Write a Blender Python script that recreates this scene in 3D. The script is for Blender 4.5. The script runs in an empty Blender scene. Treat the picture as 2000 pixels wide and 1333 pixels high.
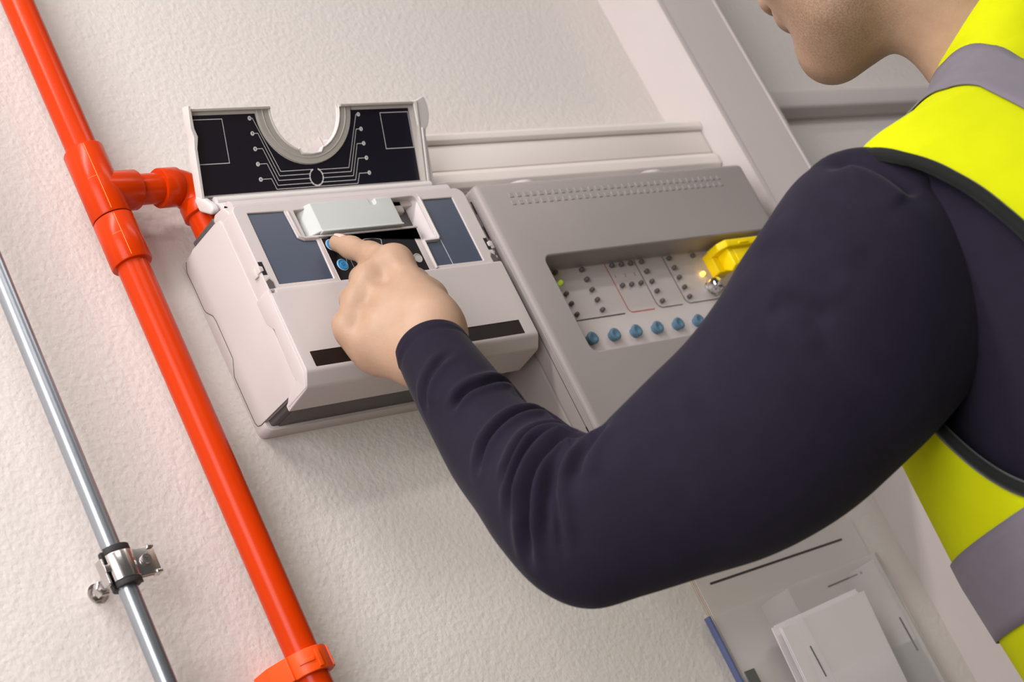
import bpy, bmesh, math, random
import numpy as np
from mathutils import Vector, Matrix
PI = math.pi
rnd = random.Random(7)
scene = bpy.context.scene
COL = scene.collection

# ------------------------------------------------------------------ camera
cam_d = bpy.data.cameras.new('camera')
cam = bpy.data.objects.new('camera', cam_d); COL.objects.link(cam)
right = Vector((0.7141968, -0.5531426, -0.4289011)); up = Vector((0.1167173, -0.5100688, 0.8521777)); back = Vector((-0.6901449, -0.6586828, -0.2997282))
cam.matrix_world = Matrix(((right.x, up.x, back.x, 0.0), (right.y, up.y, back.y, -1.10), (right.z, up.z, back.z, 1.05), (0, 0, 0, 1)))
cam_d.sensor_width = 36.0
cam_d.lens = 63.9075
cam_d.clip_start = 0.02
cam_d.dof.use_dof = True
cam_d.dof.focus_distance = 1.42
cam_d.dof.aperture_fstop = 9.0
scene.camera = cam

# ------------------------------------------------------------------ light and exposure
scene.view_settings.view_transform = 'Standard'
scene.view_settings.look = 'None'
scene.view_settings.gamma = 1.0
scene.view_settings.use_curve_mapping = False
scene.view_settings.exposure = -0.08
world = bpy.data.worlds.new('room_light'); scene.world = world
world.use_nodes = True
wb = world.node_tree.nodes['Background']
wb.inputs[0].default_value = (1.0, 0.965, 0.93, 1); wb.inputs[1].default_value = 0.06

def area_light(name, loc, size_x, size_y, watts, color=(1, 1, 1), aim=None):
    l = bpy.data.lights.new(name, 'AREA'); l.shape = 'RECTANGLE'; l.size = size_x; l.size_y = size_y
    l.energy = watts; l.color = color
    o = bpy.data.objects.new(name, l); COL.objects.link(o); o.location = loc
    if aim is not None:
        d = Vector(aim) - Vector(loc)
        o.rotation_euler = d.to_track_quat('-Z', 'Y').to_euler()
    return o
area_light('ceiling_tube_light', (0.00, -0.66, 2.66), 1.10, 0.14, 23.0, (1.0, 0.96, 0.93))
area_light('ceiling_tube_light', (0.45, -2.3, 2.66), 1.25, 0.16, 11.0, (1.0, 0.96, 0.93))
area_light('ceiling_tube_light', (2.05, -1.35, 2.66), 1.25, 0.16, 11.0, (1.0, 0.96, 0.94))  # added fill lamp, brightens the papers and casing at the right
area_light('unseen_left_light', (-0.70, -1.20, 1.72), 1.15, 1.30, 37.0, (1.0, 0.97, 0.97), aim=(0.8, -1.20, 1.72))  # unseen soft source on the left, set in an added window

# ------------------------------------------------------------------ materials
def nodes_of(name):
    m = bpy.data.materials.new(name); m.use_nodes = True
    nt = m.node_tree
    return m, nt, nt.nodes['Principled BSDF']
def mat(name, col, rough=0.45, metal=0.0, var=0.03, nscale=40.0, bump=0.0, bscale=300.0, spec=0.5, coat=0.0, emit=None, estr=0.0, trans=0.0, ior=1.45, sss=0.0, sheen=0.0, alpha=1.0):
    m, nt, b = nodes_of(name)
    b.inputs['Roughness'].default_value = rough
    b.inputs['Metallic'].default_value = metal
    b.inputs['Specular IOR Level'].default_value = spec
    b.inputs['Coat Weight'].default_value = coat
    b.inputs['IOR'].default_value = ior
    b.inputs['Transmission Weight'].default_value = trans
    b.inputs['Alpha'].default_value = alpha
    if sss:
        b.inputs['Subsurface Weight'].default_value = sss
        b.inputs['Subsurface Radius'].default_value = (0.9, 0.35, 0.18)
        b.inputs['Subsurface Scale'].default_value = 0.004
    if sheen:
        b.inputs['Sheen Weight'].default_value = sheen
        b.inputs['Sheen Roughness'].default_value = 0.4
    tc = nt.nodes.new('ShaderNodeTexCoord')
    nz = nt.nodes.new('ShaderNodeTexNoise'); nz.inputs['Scale'].default_value = nscale; nz.inputs['Detail'].default_value = 3
    nt.links.new(tc.outputs['Object'], nz.inputs['Vector'])
    rp = nt.nodes.new('ShaderNodeValToRGB')
    c0 = [max(0, c * (1 - var)) for c in col]; c1 = [min(1, c * (1 + var)) for c in col]
    rp.color_ramp.elements[0].position = 0.3; rp.color_ramp.elements[1].position = 0.7
    rp.color_ramp.elements[0].color = (*c0, 1); rp.color_ramp.elements[1].color = (*c1, 1)
    nt.links.new(nz.outputs['Fac'], rp.inputs['Fac'])
    nt.links.new(rp.outputs['Color'], b.inputs['Base Color'])
    if bump:
        bz = nt.nodes.new('ShaderNodeTexNoise'); bz.inputs['Scale'].default_value = bscale; bz.inputs['Detail'].default_value = 4
        nt.links.new(tc.outputs['Object'], bz.inputs['Vector'])
        bp = nt.nodes.new('ShaderNodeBump'); bp.inputs['Strength'].default_value = bump; bp.inputs['Distance'].default_value = 0.001
        nt.links.new(bz.outputs['Fac'], bp.inputs['Height']); nt.links.new(bp.outputs['Normal'], b.inputs['Normal'])
    if emit:
        b.inputs['Emission Color'].default_value = (*emit, 1); b.inputs['Emission Strength'].default_value = estr
    return m

def sr(r, g, b):
    f = lambda v: (v / 255 / 12.92) if v / 255 <= 0.04045 else ((v / 255 + 0.055) / 1.055) ** 2.4
    return (f(r), f(g), f(b))

def wall_material():
    m, nt, b = nodes_of('painted_plaster')
    b.inputs['Roughness'].default_value = 0.75
    b.inputs['Specular IOR Level'].default_value = 0.25
    tc = nt.nodes.new('ShaderNodeTexCoord')
    n1 = nt.nodes.new('ShaderNodeTexNoise'); n1.inputs['Scale'].default_value = 2.5; n1.inputs['Detail'].default_value = 4
    nt.links.new(tc.outputs['Object'], n1.inputs['Vector'])
    rp = nt.nodes.new('ShaderNodeValToRGB')
    rp.color_ramp.elements[0].position = 0.3; rp.color_ramp.elements[1].position = 0.75
    rp.color_ramp.elements[0].color = (0.71, 0.665, 0.635, 1); rp.color_ramp.elements[1].color = (0.735, 0.69, 0.66, 1)
    nt.links.new(n1.outputs['Fac'], rp.inputs['Fac']); nt.links.new(rp.outputs['Color'], b.inputs['Base Color'])
    n2 = nt.nodes.new('ShaderNodeTexNoise'); n2.inputs['Scale'].default_value = 330; n2.inputs['Detail'].default_value = 5; n2.inputs['Roughness'].default_value = 0.55
    n3 = nt.nodes.new('ShaderNodeTexVoronoi'); n3.inputs['Scale'].default_value = 210; n3.feature = 'SMOOTH_F1'
    nt.links.new(tc.outputs['Object'], n2.inputs['Vector']); nt.links.new(tc.outputs['Object'], n3.inputs['Vector'])
    mx = nt.nodes.new('ShaderNodeMath'); mx.operation = 'ADD'
    nt.links.new(n2.outputs['Fac'], mx.inputs[0]); nt.links.new(n3.outputs['Distance'], mx.inputs[1])
    bp = nt.nodes.new('ShaderNodeBump'); bp.inputs['Strength'].default_value = 0.7; bp.inputs['Distance'].default_value = 0.0007
    nt.links.new(mx.outputs[0], bp.inputs['Height']); nt.links.new(bp.outputs['Normal'], b.inputs['Normal'])
    return m

def cloth_material(name, col, rough=0.9, sheen=0.2, weave=900.0, var=0.06, bump=0.25):
    m = mat(name, col, rough, var=var, nscale=60, sheen=sheen, spec=0.08)
    nt = m.node_tree; b = nt.nodes['Principled BSDF']
    tc = nt.nodes.new('ShaderNodeTexCoord')
    w = nt.nodes.new('ShaderNodeTexNoise'); w.inputs['Scale'].default_value = weave; w.inputs['Detail'].default_value = 2
    nt.links.new(tc.outputs['Object'], w.inputs['Vector'])
    bp = nt.nodes.new('ShaderNodeBump'); bp.inputs['Strength'].default_value = bump; bp.inputs['Distance'].default_value = 0.0006
    nt.links.new(w.outputs['Fac'], bp.inputs['Height']); nt.links.new(bp.outputs['Normal'], b.inputs['Normal'])
    return m

def skin_material():
    m, nt, b = nodes_of('skin')
    b.inputs['Roughness'].default_value = 0.5
    b.inputs['Specular IOR Level'].default_value = 0.35
    b.inputs['Subsurface Weight'].default_value = 0.12
    b.inputs['Subsurface Radius'].default_value = (0.9, 0.35, 0.18); b.inputs['Subsurface Scale'].default_value = 0.004
    tc = nt.nodes.new('ShaderNodeTexCoord')
    n1 = nt.nodes.new('ShaderNodeTexNoise'); n1.inputs['Scale'].default_value = 45; n1.inputs['Detail'].default_value = 4
    nt.links.new(tc.outputs['Object'], n1.inputs['Vector'])
    rp = nt.nodes.new('ShaderNodeValToRGB')
    rp.color_ramp.elements[0].position = 0.3; rp.color_ramp.elements[1].position = 0.7
    rp.color_ramp.elements[0].color = (0.39, 0.245, 0.165, 1); rp.color_ramp.elements[1].color = (0.455, 0.295, 0.205, 1)
    nt.links.new(n1.outputs['Fac'], rp.inputs['Fac'])
    at = nt.nodes.new('ShaderNodeAttribute'); at.attribute_name = 'jaw_shade'  # mask of the shade painted into the lower face
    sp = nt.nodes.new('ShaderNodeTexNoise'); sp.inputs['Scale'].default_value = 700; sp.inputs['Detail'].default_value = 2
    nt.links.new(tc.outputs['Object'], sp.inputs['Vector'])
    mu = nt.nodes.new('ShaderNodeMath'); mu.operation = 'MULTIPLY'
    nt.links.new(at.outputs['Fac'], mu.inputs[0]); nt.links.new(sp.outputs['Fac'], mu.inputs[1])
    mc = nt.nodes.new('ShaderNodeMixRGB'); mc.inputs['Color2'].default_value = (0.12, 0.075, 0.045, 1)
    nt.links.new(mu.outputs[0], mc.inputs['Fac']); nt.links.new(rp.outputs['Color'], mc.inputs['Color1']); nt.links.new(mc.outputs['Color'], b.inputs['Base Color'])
    n2 = nt.nodes.new('ShaderNodeTexNoise'); n2.inputs['Scale'].default_value = 420; n2.inputs['Detail'].default_value = 3
    n3 = nt.nodes.new('ShaderNodeTexVoronoi'); n3.inputs['Scale'].default_value = 700
    nt.links.new(tc.outputs['Object'], n2.inputs['Vector']); nt.links.new(tc.outputs['Object'], n3.inputs['Vector'])
    ad = nt.nodes.new('ShaderNodeMath'); ad.operation = 'ADD'
    nt.links.new(n2.outputs['Fac'], ad.inputs[0]); nt.links.new(n3.outputs['Distance'], ad.inputs[1])
    bp = nt.nodes.new('ShaderNodeBump'); bp.inputs['Strength'].default_value = 0.13; bp.inputs['Distance'].default_value = 0.0006
    nt.links.new(ad.outputs[0], bp.inputs['Height']); nt.links.new(bp.outputs['Normal'], b.inputs['Normal'])
    return m

M_WALL = wall_material()
M_WHITE = mat('white_plastic', sr(200, 191, 190), 0.38, var=0.012, nscale=15, bump=0.05, bscale=900)
M_TRIM = mat('white_painted_trim', sr(208, 199, 198), 0.4, var=0.012, nscale=10)
M_TRUNK = mat('white_trunking_plastic', sr(226, 218, 213), 0.42, var=0.012, nscale=10)
M_LID = mat('off_white_plastic', sr(214, 208, 206), 0.35, var=0.012, nscale=15)
M_GREYPL = mat('frosted_grey_and_rim_shade', sr(176, 171, 165), 0.4, var=0.03, nscale=60)  # also carries the painted shade of the lid's inner rim walls
M_CORE = mat('dark_grey_plastic', sr(84, 79, 80), 0.5, var=0.04, nscale=30, bump=0.05)
M_FILM = mat('navy_black_film', sr(25, 24, 36), 0.35, var=0.05, nscale=20)
M_SCREEN = mat('slate_blue_film', sr(72, 80, 98), 0.25, var=0.03, nscale=12)
M_BLACK = mat('gloss_black_film', sr(24, 21, 24), 0.45, spec=0.2, var=0.05, nscale=20)
M_LABEL = mat('dark_brown_label', sr(36, 27, 26), 0.35, var=0.06, nscale=25)
M_PRINT = mat('white_print', sr(215, 213, 214), 0.5, var=0.02)
M_DKPRINT = mat('dark_print', sr(70, 64, 64), 0.5, var=0.02)
M_REDPRINT = mat('red_print', sr(190, 60, 50), 0.5, var=0.02)
M_VOID = mat('shadowed_void', (0.012, 0.011, 0.011), 0.8, var=0.05)
M_MODULE = mat('light_grey_plastic', sr(196, 200, 198), 0.4, var=0.015, nscale=20, bump=0.05, bscale=800)
M_BLUEBTN = mat('blue_button_plastic', sr(40, 140, 200), 0.3, var=0.05, nscale=50)
M_PANEL = mat('panel_grey_plastic', sr(158, 150, 149), 0.42, var=0.015, nscale=15, bump=0.08, bscale=1400)
M_PFACE = mat('panel_face_film', sr(205, 196, 194), 0.45, var=0.012, nscale=15)
M_LED = mat('unlit_indicator_plastic', sr(92, 86, 86), 0.2, var=0.1, nscale=80)
M_LEDG = mat('lit_green_indicator', sr(170, 190, 60), 0.2, emit=sr(170, 200, 50), estr=0.35)
M_LEDA = mat('lit_amber_indicator', sr(255, 190, 60), 0.2, emit=(1.0, 0.52, 0.06), estr=5.0)
M_PUSH = mat('slate_blue_rubber', sr(84, 116, 138), 0.42, var=0.04, nscale=60)
M_YELLOW = mat('yellow_plastic', sr(255, 222, 0), 0.35, var=0.02, nscale=30)
M_CHROME = mat('polished_chrome', (0.75, 0.75, 0.76), 0.12, metal=1.0, var=0.03)
M_KEY = mat('dull_steel', sr(150, 142, 138), 0.45, metal=0.75, var=0.06)
M_RED = mat('red_orange_pvc', (0.56, 0.036, 0.001), 0.24, spec=0.2, var=0.03, nscale=12, bump=0.04, bscale=60)
M_REDCLIP = mat('bright_orange_plastic', sr(240, 80, 6), 0.42, var=0.03, nscale=30)
M_SEAM = mat('pale_orange_mould_line', sr(255, 140, 70), 0.4, var=0.05)
def galv():
    m = mat('galvanised_steel', sr(160, 166, 174), 0.3, metal=0.85, var=0.14, nscale=9)
    nt = m.node_tree
    for n in nt.nodes:
        if n.type == 'TEX_NOISE':
            mp = nt.nodes.new('ShaderNodeMapping'); mp.inputs['Scale'].default_value = (14, 14, 0.5)
            l = n.inputs['Vector'].links[0].from_socket
            nt.links.new(l, mp.inputs['Vector']); nt.links.new(mp.outputs['Vector'], n.inputs['Vector'])
    return m
M_GALV = galv()
M_ZINC = mat('zinc_plated_steel', sr(205, 200, 198), 0.2, metal=0.95, var=0.08, nscale=60)
M_RUBBER = mat('black_rubber', sr(38, 35, 35), 0.6, var=0.08)
M_PAPER = mat('white_paper', sr(232, 226, 228), 0.7, var=0.012, nscale=8)
M_NOTICE = mat('matt_laminate_paper', sr(212, 205, 202), 0.6, var=0.012, nscale=8)
M_KRAFT = mat('aged_paper', sr(205, 190, 176), 0.7, var=0.03, nscale=20)
M_ACRYL = mat('clear_acrylic', sr(236, 236, 240), 0.06, var=0.0, spec=0.5, alpha=0.08)
M_ACRBLUE = mat('blue_tinted_acrylic_edge', sr(120, 132, 178), 0.15, var=0.05, trans=0.4, ior=1.3)
M_BOOK = mat('dark_green_grey_card', sr(98, 98, 94), 0.6)
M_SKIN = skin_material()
M_NAIL = mat('fingernail', sr(236, 190, 176), 0.3, var=0.02, coat=0.2)
M_LIP = mat('lip_skin', sr(190, 112, 100), 0.45, var=0.05)
M_HAIR = mat('dark_brown_hair', sr(38, 28, 24), 0.6, var=0.4, nscale=260, bump=1.0, bscale=260)
M_EYE = mat('eye_white', sr(230, 226, 222), 0.2)
M_IRIS = mat('brown_iris', sr(60, 40, 26), 0.2)
M_NAVY = cloth_material('navy_knit_cotton', sr(35, 31, 44), 0.9, 0.06, 1500, bump=0.3)
M_HIVIS = cloth_material('fluorescent_yellow_fabric', (0.50, 0.54, 0.004), 0.9, 0.0, 1200, var=0.02)
M_SILVER = cloth_material('grey_reflective_tape', sr(112, 107, 117), 0.5, 0.05, 1500, var=0.03)
M_BIND = cloth_material('black_binding_tape', sr(30, 32, 31), 0.8, 0.2, 1500)
M_TROUS = cloth_material('dark_work_trousers', sr(40, 42, 52))
M_SHOE = mat('black_shoe_leather', sr(30, 28, 28), 0.4)
M_FLOOR = mat('grey_floor_vinyl', sr(112, 108, 104), 0.4, var=0.06, nscale=6)
M_CEIL = mat('white_ceiling_paint', sr(230, 228, 224), 0.8, var=0.01)

# ------------------------------------------------------------------ helpers
def link(name, me, m=None, parent=None, smooth=None, **props):
    if m is not None:
        me.materials.clear(); me.materials.append(m)
    o = bpy.data.objects.new(name, me); COL.objects.link(o)
    if parent is not None:
        o.parent = parent
        o.matrix_parent_inverse = parent.matrix_world.inverted() if parent.type != 'EMPTY' else Matrix.Translation(-Vector(parent.location))
    if smooth is not None:
        for p in me.polygons: p.use_smooth = True
        me.set_sharp_from_angle(angle=math.radians(smooth))
    for k, v in props.items(): o[k] = v
    return o
def thing(name, loc, label, cat, group=None):
    o = bpy.data.objects.new(name, None); COL.objects.link(o); o.location = loc
    o.empty_display_size = 0.02
    o['label'] = label; o['category'] = cat
    if group: o['group'] = group
    return o
def tag(o, label, cat, group=None):
    o['label'] = label; o['category'] = cat
    if group: o['group'] = group
    return o
def bm_mesh(bm, name='m'):
    bmesh.ops.recalc_face_normals(bm, faces=bm.faces)
    me = bpy.data.meshes.new(name); bm.to_mesh(me); bm.free(); return me
def bevel_bm(bm, w, seg=3, ang=35):
    if w <= 0: return
    bm.normal_update()
    es = [e for e in bm.edges if len(e.link_faces) == 2 and e.calc_face_angle(0) > math.radians(ang)]
    bmesh.ops.bevel(bm, geom=es, offset=w, segments=seg, profile=0.5, affect='EDGES', clamp_overlap=True)
def add_box(bm, x0, x1, y0, y1, z0, z1, mtx=None):
    vs = [bm.verts.new(p) for p in ((x0,y0,z0),(x1,y0,z0),(x1,y1,z0),(x0,y1,z0),(x0,y0,z1),(x1,y0,z1),(x1,y1,z1),(x0,y1,z1))]
    for f in ((0,3,2,1),(4,5,6,7),(0,1,5,4),(1,2,6,5),(2,3,7,6),(3,0,4,7)): bm.faces.new([vs[i] for i in f])
    if mtx is not None: bmesh.ops.transform(bm, matrix=mtx, verts=vs)
    return vs
def box_mesh(x0, x1, y0, y1, z0, z1, bev=0.0, seg=3):
    bm = bmesh.new(); add_box(bm, x0, x1, y0, y1, z0, z1)
    bevel_bm(bm, bev, seg); return bm_mesh(bm)
def box(name, b, m, parent=None, bev=0.0, seg=3, **kw):
    return link(name, box_mesh(*b, bev, seg), m, parent, 40 if bev else None, **kw)
def prism_bm(pts, a0, a1, axis='x'):
    """polygon pts extruded from a0 to a1; axis x: pts are (y,z); axis y: pts are (x,z); axis z: pts are (x,y)"""
    bm = bmesh.new()
    def P(p, a): return {'x': (a, p[0], p[1]), 'y': (p[0], a, p[1]), 'z': (p[0], p[1], a)}[axis]
    v0 = [bm.verts.new(P(p, a0)) for p in pts]; v1 = [bm.verts.new(P(p, a1)) for p in pts]
    n = len(pts)
    bm.faces.new(v0[::-1]); bm.faces.new(v1)
    for i in range(n): bm.faces.new((v0[i], v0[(i+1) % n], v1[(i+1) % n], v1[i]))
    bmesh.ops.recalc_face_normals(bm, faces=bm.faces)
    return bm
def prism(name, pts, a0, a1, axis, m, parent=None, bev=0.0, seg=3, smooth=40, **kw):
    bm = prism_bm(pts, a0, a1, axis); bevel_bm(bm, bev, seg)
    return link(name, bm_mesh(bm), m, parent, smooth, **kw)
def rounded(pts, radii, n=5):
    """round the corners of a polygon"""
    out = []
    N = len(pts)
    if not hasattr(radii, '__len__'): radii = [radii] * N
    for i in range(N):
        p = Vector(pts[i]); a = Vector(pts[i-1]); b = Vector(pts[(i+1) % N]); r = radii[i]
        if r <= 0: out.append(tuple(p)); continue
        u = (a - p).normalized(); v = (b - p).normalized()
        ang = u.angle(v); d = min(r / math.tan(ang / 2), (a-p).length * .49, (b-p).length * .49); r2 = d * math.tan(ang / 2)
        c = p + (u + v).normalized() * (r2 / math.sin(ang / 2))
        s = p + u * d; e = p + v * d
        a0 = math.atan2(s.y - c.y, s.x - c.x); a1 = math.atan2(e.y - c.y, e.x - c.x)
        da = (a1 - a0 + PI) % (2 * PI) - PI
        for k in range(n + 1):
            t = a0 + da * k / n; out.append((c.x + r2 * math.cos(t), c.y + r2 * math.sin(t)))
    return out
def plate_mesh(outer, holes, thick, bev=0.0, res=2):
    """flat plate with holes in local XY, from z=0 to z=thick"""
    cu = bpy.data.curves.new('tmp', 'CURVE'); cu.dimensions = '2D'; cu.fill_mode = 'BOTH'
    cu.extrude = max(thick / 2 - bev, 1e-6); cu.bevel_depth = bev; cu.bevel_resolution = res; cu.offset = -bev
    for loop in [outer] + list(holes):
        sp = cu.splines.new('POLY'); sp.points.add(len(loop) - 1)
        for q, p in zip(sp.points, loop): q.co = (p[0], p[1], 0, 1)
        sp.use_cyclic_u = True
    o = bpy.data.objects.new('tmp', cu); COL.objects.link(o)
    dg = bpy.context.evaluated_depsgraph_get()
    me = bpy.data.meshes.new_from_object(o.evaluated_get(dg))
    bpy.data.objects.remove(o); bpy.data.curves.remove(cu)
    me.transform(Matrix.Translation((0, 0, thick / 2)))
    return me
# local XY of a plate -> XZ of the room, local z -> -Y (towards the viewer)
def facing(y): return Matrix(((1, 0, 0, 0), (0, 0, -1, y), (0, 1, 0, 0), (0, 0, 0, 1)))
def fplate(name, outer, holes, y_back, thick, m, parent=None, bev=0.0, smooth=40, mtx=None, **kw):
    me = plate_mesh(outer, holes, thick, bev); me.transform(facing(y_back) if mtx is None else mtx)
    return link(name, me, m, parent, smooth, **kw)
def text_mesh(s, size, thick=0.00012):
    cu = bpy.data.curves.new('tmp', 'FONT'); cu.body = s; cu.size = size; cu.extrude = thick / 2
    cu.align_x = 'CENTER'; cu.align_y = 'CENTER'
    o = bpy.data.objects.new('tmp', cu); COL.objects.link(o)
    dg = bpy.context.evaluated_depsgraph_get()
    me = bpy.data.meshes.new_from_object(o.evaluated_get(dg))
    bpy.data.objects.remove(o); bpy.data.curves.remove(cu)
    return me
def lathe_bm(bm, prof, mtx=None, n=32):
    """prof: (r, h) list around local z"""
    rings = []; new = []
    for r, h in prof:
        if r < 1e-6:
            v = bm.verts.new((0, 0, h)); rings.append([v]); new.append(v)
        else:
            ring = [bm.verts.new((r * math.cos(2*PI*k/n), r * math.sin(2*PI*k/n), h)) for k in range(n)]
            rings.append(ring); new += ring
    for a, b in zip(rings[:-1], rings[1:]):
        if len(a) == 1 and len(b) == 1: continue
        for k in range(n):
            k2 = (k + 1) % n
            if len(a) == 1: bm.faces.new((a[0], b[k], b[k2]))
            elif len(b) == 1: bm.faces.new((a[k], a[k2], b[0]))
            else: bm.faces.new((a[k], a[k2], b[k2], b[k]))
    if len(rings[0]) > 1: bm.faces.new(rings[0][::-1])
    if len(rings[-1]) > 1: bm.faces.new(rings[-1])
    if mtx is not None: bmesh.ops.transform(bm, matrix=mtx, verts=new)
    return new
def lathe(name, prof, mtx, m, parent=None, n=32, smooth=40, **kw):
    bm = bmesh.new(); lathe_bm(bm, prof, mtx, n)
    return link(name, bm_mesh(bm), m, parent, smooth, **kw)
def frame(loc, zdir, xhint=(1, 0, 0)):
    z = Vector(zdir).normalized(); x = Vector(xhint); x = (x - z * x.dot(z))
    if x.length < 1e-6: x = Vector((0, 1, 0)) - z * z.y
    x.normalize(); y = z.cross(x)
    return Matrix(((x.x, y.x, z.x, loc[0]), (x.y, y.y, z.y, loc[1]), (x.z, y.z, z.z, loc[2]), (0, 0, 0, 1)))
def tube_mesh(pts, rads, n=16, caps=True, ref=(0, -1, 0.01)):
    pts = [Vector(p) for p in pts]
    if not hasattr(rads, '__len__'): rads = [rads] * len(pts)
    bm = bmesh.new(); rings = []
    prev = Vector(ref)
    for i, p in enumerate(pts):
        t = (pts[min(i+1, len(pts)-1)] - pts[max(i-1, 0)]).normalized()
        x = prev - t * prev.dot(t)
        if x.length < 1e-5: x = t.orthogonal()
        x.normalize(); prev = x; y = t.cross(x)
        rings.append([bm.verts.new(p + (x * math.cos(2*PI*k/n) + y * math.sin(2*PI*k/n)) * rads[i]) for k in range(n)])
    for a, b in zip(rings[:-1], rings[1:]):
        for k in range(n): bm.faces.new((a[k], a[(k+1) % n], b[(k+1) % n], b[k]))
    if caps: bm.faces.new(rings[0][::-1]); bm.faces.new(rings[-1])
    return bm_mesh(bm)
def ribbon(bm, pts, w, h, closed=False):
    """flat printed line of width w in local XY, raised by h"""
    P = [Vector((p[0], p[1])) for p in pts]; n = len(P); L = []
    for i in range(n):
        a = P[i-1] if (i > 0 or closed) else P[i]; b = P[(i+1) % n] if (i < n-1 or closed) else P[i]
        t1 = (P[i] - a); t2 = (b - P[i])
        t1 = t1.normalized() if t1.length > 1e-9 else t2.normalized()
        t2 = t2.normalized() if t2.length > 1e-9 else t1
        t = (t1 + t2).normalized(); nn = Vector((-t.y, t.x)); k = 1 / max(0.5, nn.dot(Vector((-t1.y, t1.x))))
        L.append((P[i] + nn * w/2 * k, P[i] - nn * w/2 * k))
    top = [(bm.verts.new((a.x, a.y, h)), bm.verts.new((b.x, b.y, h))) for a, b in L]
    for i in range(n - (0 if closed else 1)):
        a, b = top[i], top[(i+1) % n]; bm.faces.new((a[1], b[1], b[0], a[0]))
def boolean(o, cutter_meshes, op='DIFFERENCE'):
    for cm in cutter_meshes:
        c = bpy.data.objects.new('cut', cm); COL.objects.link(c)
        md = o.modifiers.new('b', 'BOOLEAN'); md.operation = op; md.object = c; md.solver = 'EXACT'
        dg = bpy.context.evaluated_depsgraph_get()
        me = bpy.data.meshes.new_from_object(o.evaluated_get(dg))
        o.modifiers.clear(); o.data = me
        bpy.data.objects.remove(c)
    for p in o.data.polygons: p.use_smooth = True
    o.data.set_sharp_from_angle(angle=math.radians(35))
def circle(cx, cy, r, n=24): return [(cx + r*math.cos(2*PI*k/n), cy + r*math.sin(2*PI*k/n)) for k in range(n)]
def copy_part(src, parent, mtx, name=None):
    o = src.copy(); COL.objects.link(o); o.parent = parent
    o.matrix_parent_inverse = Matrix.Translation(-Vector(parent.location)); o.matrix_basis = mtx
    if name: o.name = name
    return o

# ------------------------------------------------------------------ the setting
box('wall_back', (-0.74, 3.4, 0.0, 0.12, 0.0, 2.75), M_WALL, kind='structure')
box('floor', (-0.74, 3.4, -3.2, 0.12, -0.1, 0.0), M_FLOOR, kind='structure')
box('ceiling', (-0.74, 3.4, -3.2, 0.12, 2.75, 2.85), M_CEIL, kind='structure')

# boxed white casing standing proud of the wall beside the panel: body, two grooved edge fillets
cas = prism('trim_1', rounded([(1.527, 0.0), (1.527, -0.0655), (1.5295, -0.068), (1.6235, -0.068), (1.6245, -0.0668), (1.6265, -0.0668), (1.6275, -0.068),
      (1.6335, -0.068), (1.637, -0.0655), (1.637, 0.0)], 0), 0.0, 2.75, 'z', M_TRIM, kind='structure')
prism('edge_bead', [(1.5268, -0.066), (1.5268, -0.0695), (1.5335, -0.0695), (1.535, -0.068), (1.535, -0.066)], 0.0, 2.75, 'z', M_TRIM, cas)
# rail on the wall beyond the casing
rail = prism('trim_2', rounded([(0.0, 1.8045), (-0.020, 1.8045), (-0.020, 1.7800), (-0.006, 1.7750), (0.0, 1.7750)], [0, .003, .006, .002, 0], 4), 1.637, 3.4, 'x', M_TRIM, kind='structure')
# unseen left end wall; its window is added to carry the left light
fy0, fy1, fz0, fz1 = -1.80, -0.60, 1.05, 2.40
wl = plate_mesh([(-3.2, 0), (0.0, 0), (0.0, 2.75), (-3.2, 2.75)], [[(fy0, fz0), (fy1, fz0), (fy1, fz1), (fy0, fz1)]], 0.10)
wl.transform(Matrix(((0, 0, -1, -0.74), (1, 0, 0, 0), (0, 1, 0, 0), (0, 0, 0, 1))))
link('wall_left', wl, M_WALL, None, 30, kind='structure')
wf = box('added_window_1', (-0.80, -0.77, fy0, fy1, fz0, fz1), M_ACRYL, kind='structure')
for q, b in (('frame_bar', (-.82, -.745, fy0, fy0 + .04, fz0, fz1)), ('frame_bar', (-.82, -.745, fy1 - .04, fy1, fz0, fz1)), ('frame_bar', (-.82, -.745, fy0, fy1, fz0, fz0 + .04)), ('frame_bar', (-.82, -.745, fy0, fy1, fz1 - .04, fz1)), ('sill', (-.82, -.70, fy0 - .03, fy1 + .03, fz0 - .03, fz0))):
    box(q, b, M_TRIM, wf, .003)

# ------------------------------------------------------------------ ceiling tube fittings
def ceiling_fitting(x, y, label):
    t = thing('ceiling_light', (x, y, 2.75), label, 'light', 'tube light fittings on the ceiling')
    prism('housing', [(y-.11, 2.75), (y-.085, 2.69), (y+.085, 2.69), (y+.11, 2.75)], x-.66, x+.66, 'x', M_TRIM, t, 0.004)
    for s in (-1, 1): box('end_cap', (x + s*.665 - .008, x + s*.665 + .008, y-.112, y+.112, 2.685, 2.75), M_TRIM, t, 0.003)
ceiling_fitting(0.00, -0.66, 'long white tube light fitting on the ceiling, nearest the wall')
ceiling_fitting(2.05, -1.35, 'added long white tube light fitting on the ceiling, at the right beyond the casing')
ceiling_fitting(0.45, -2.3, 'long white tube light fitting on the ceiling, furthest from the wall')

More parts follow.
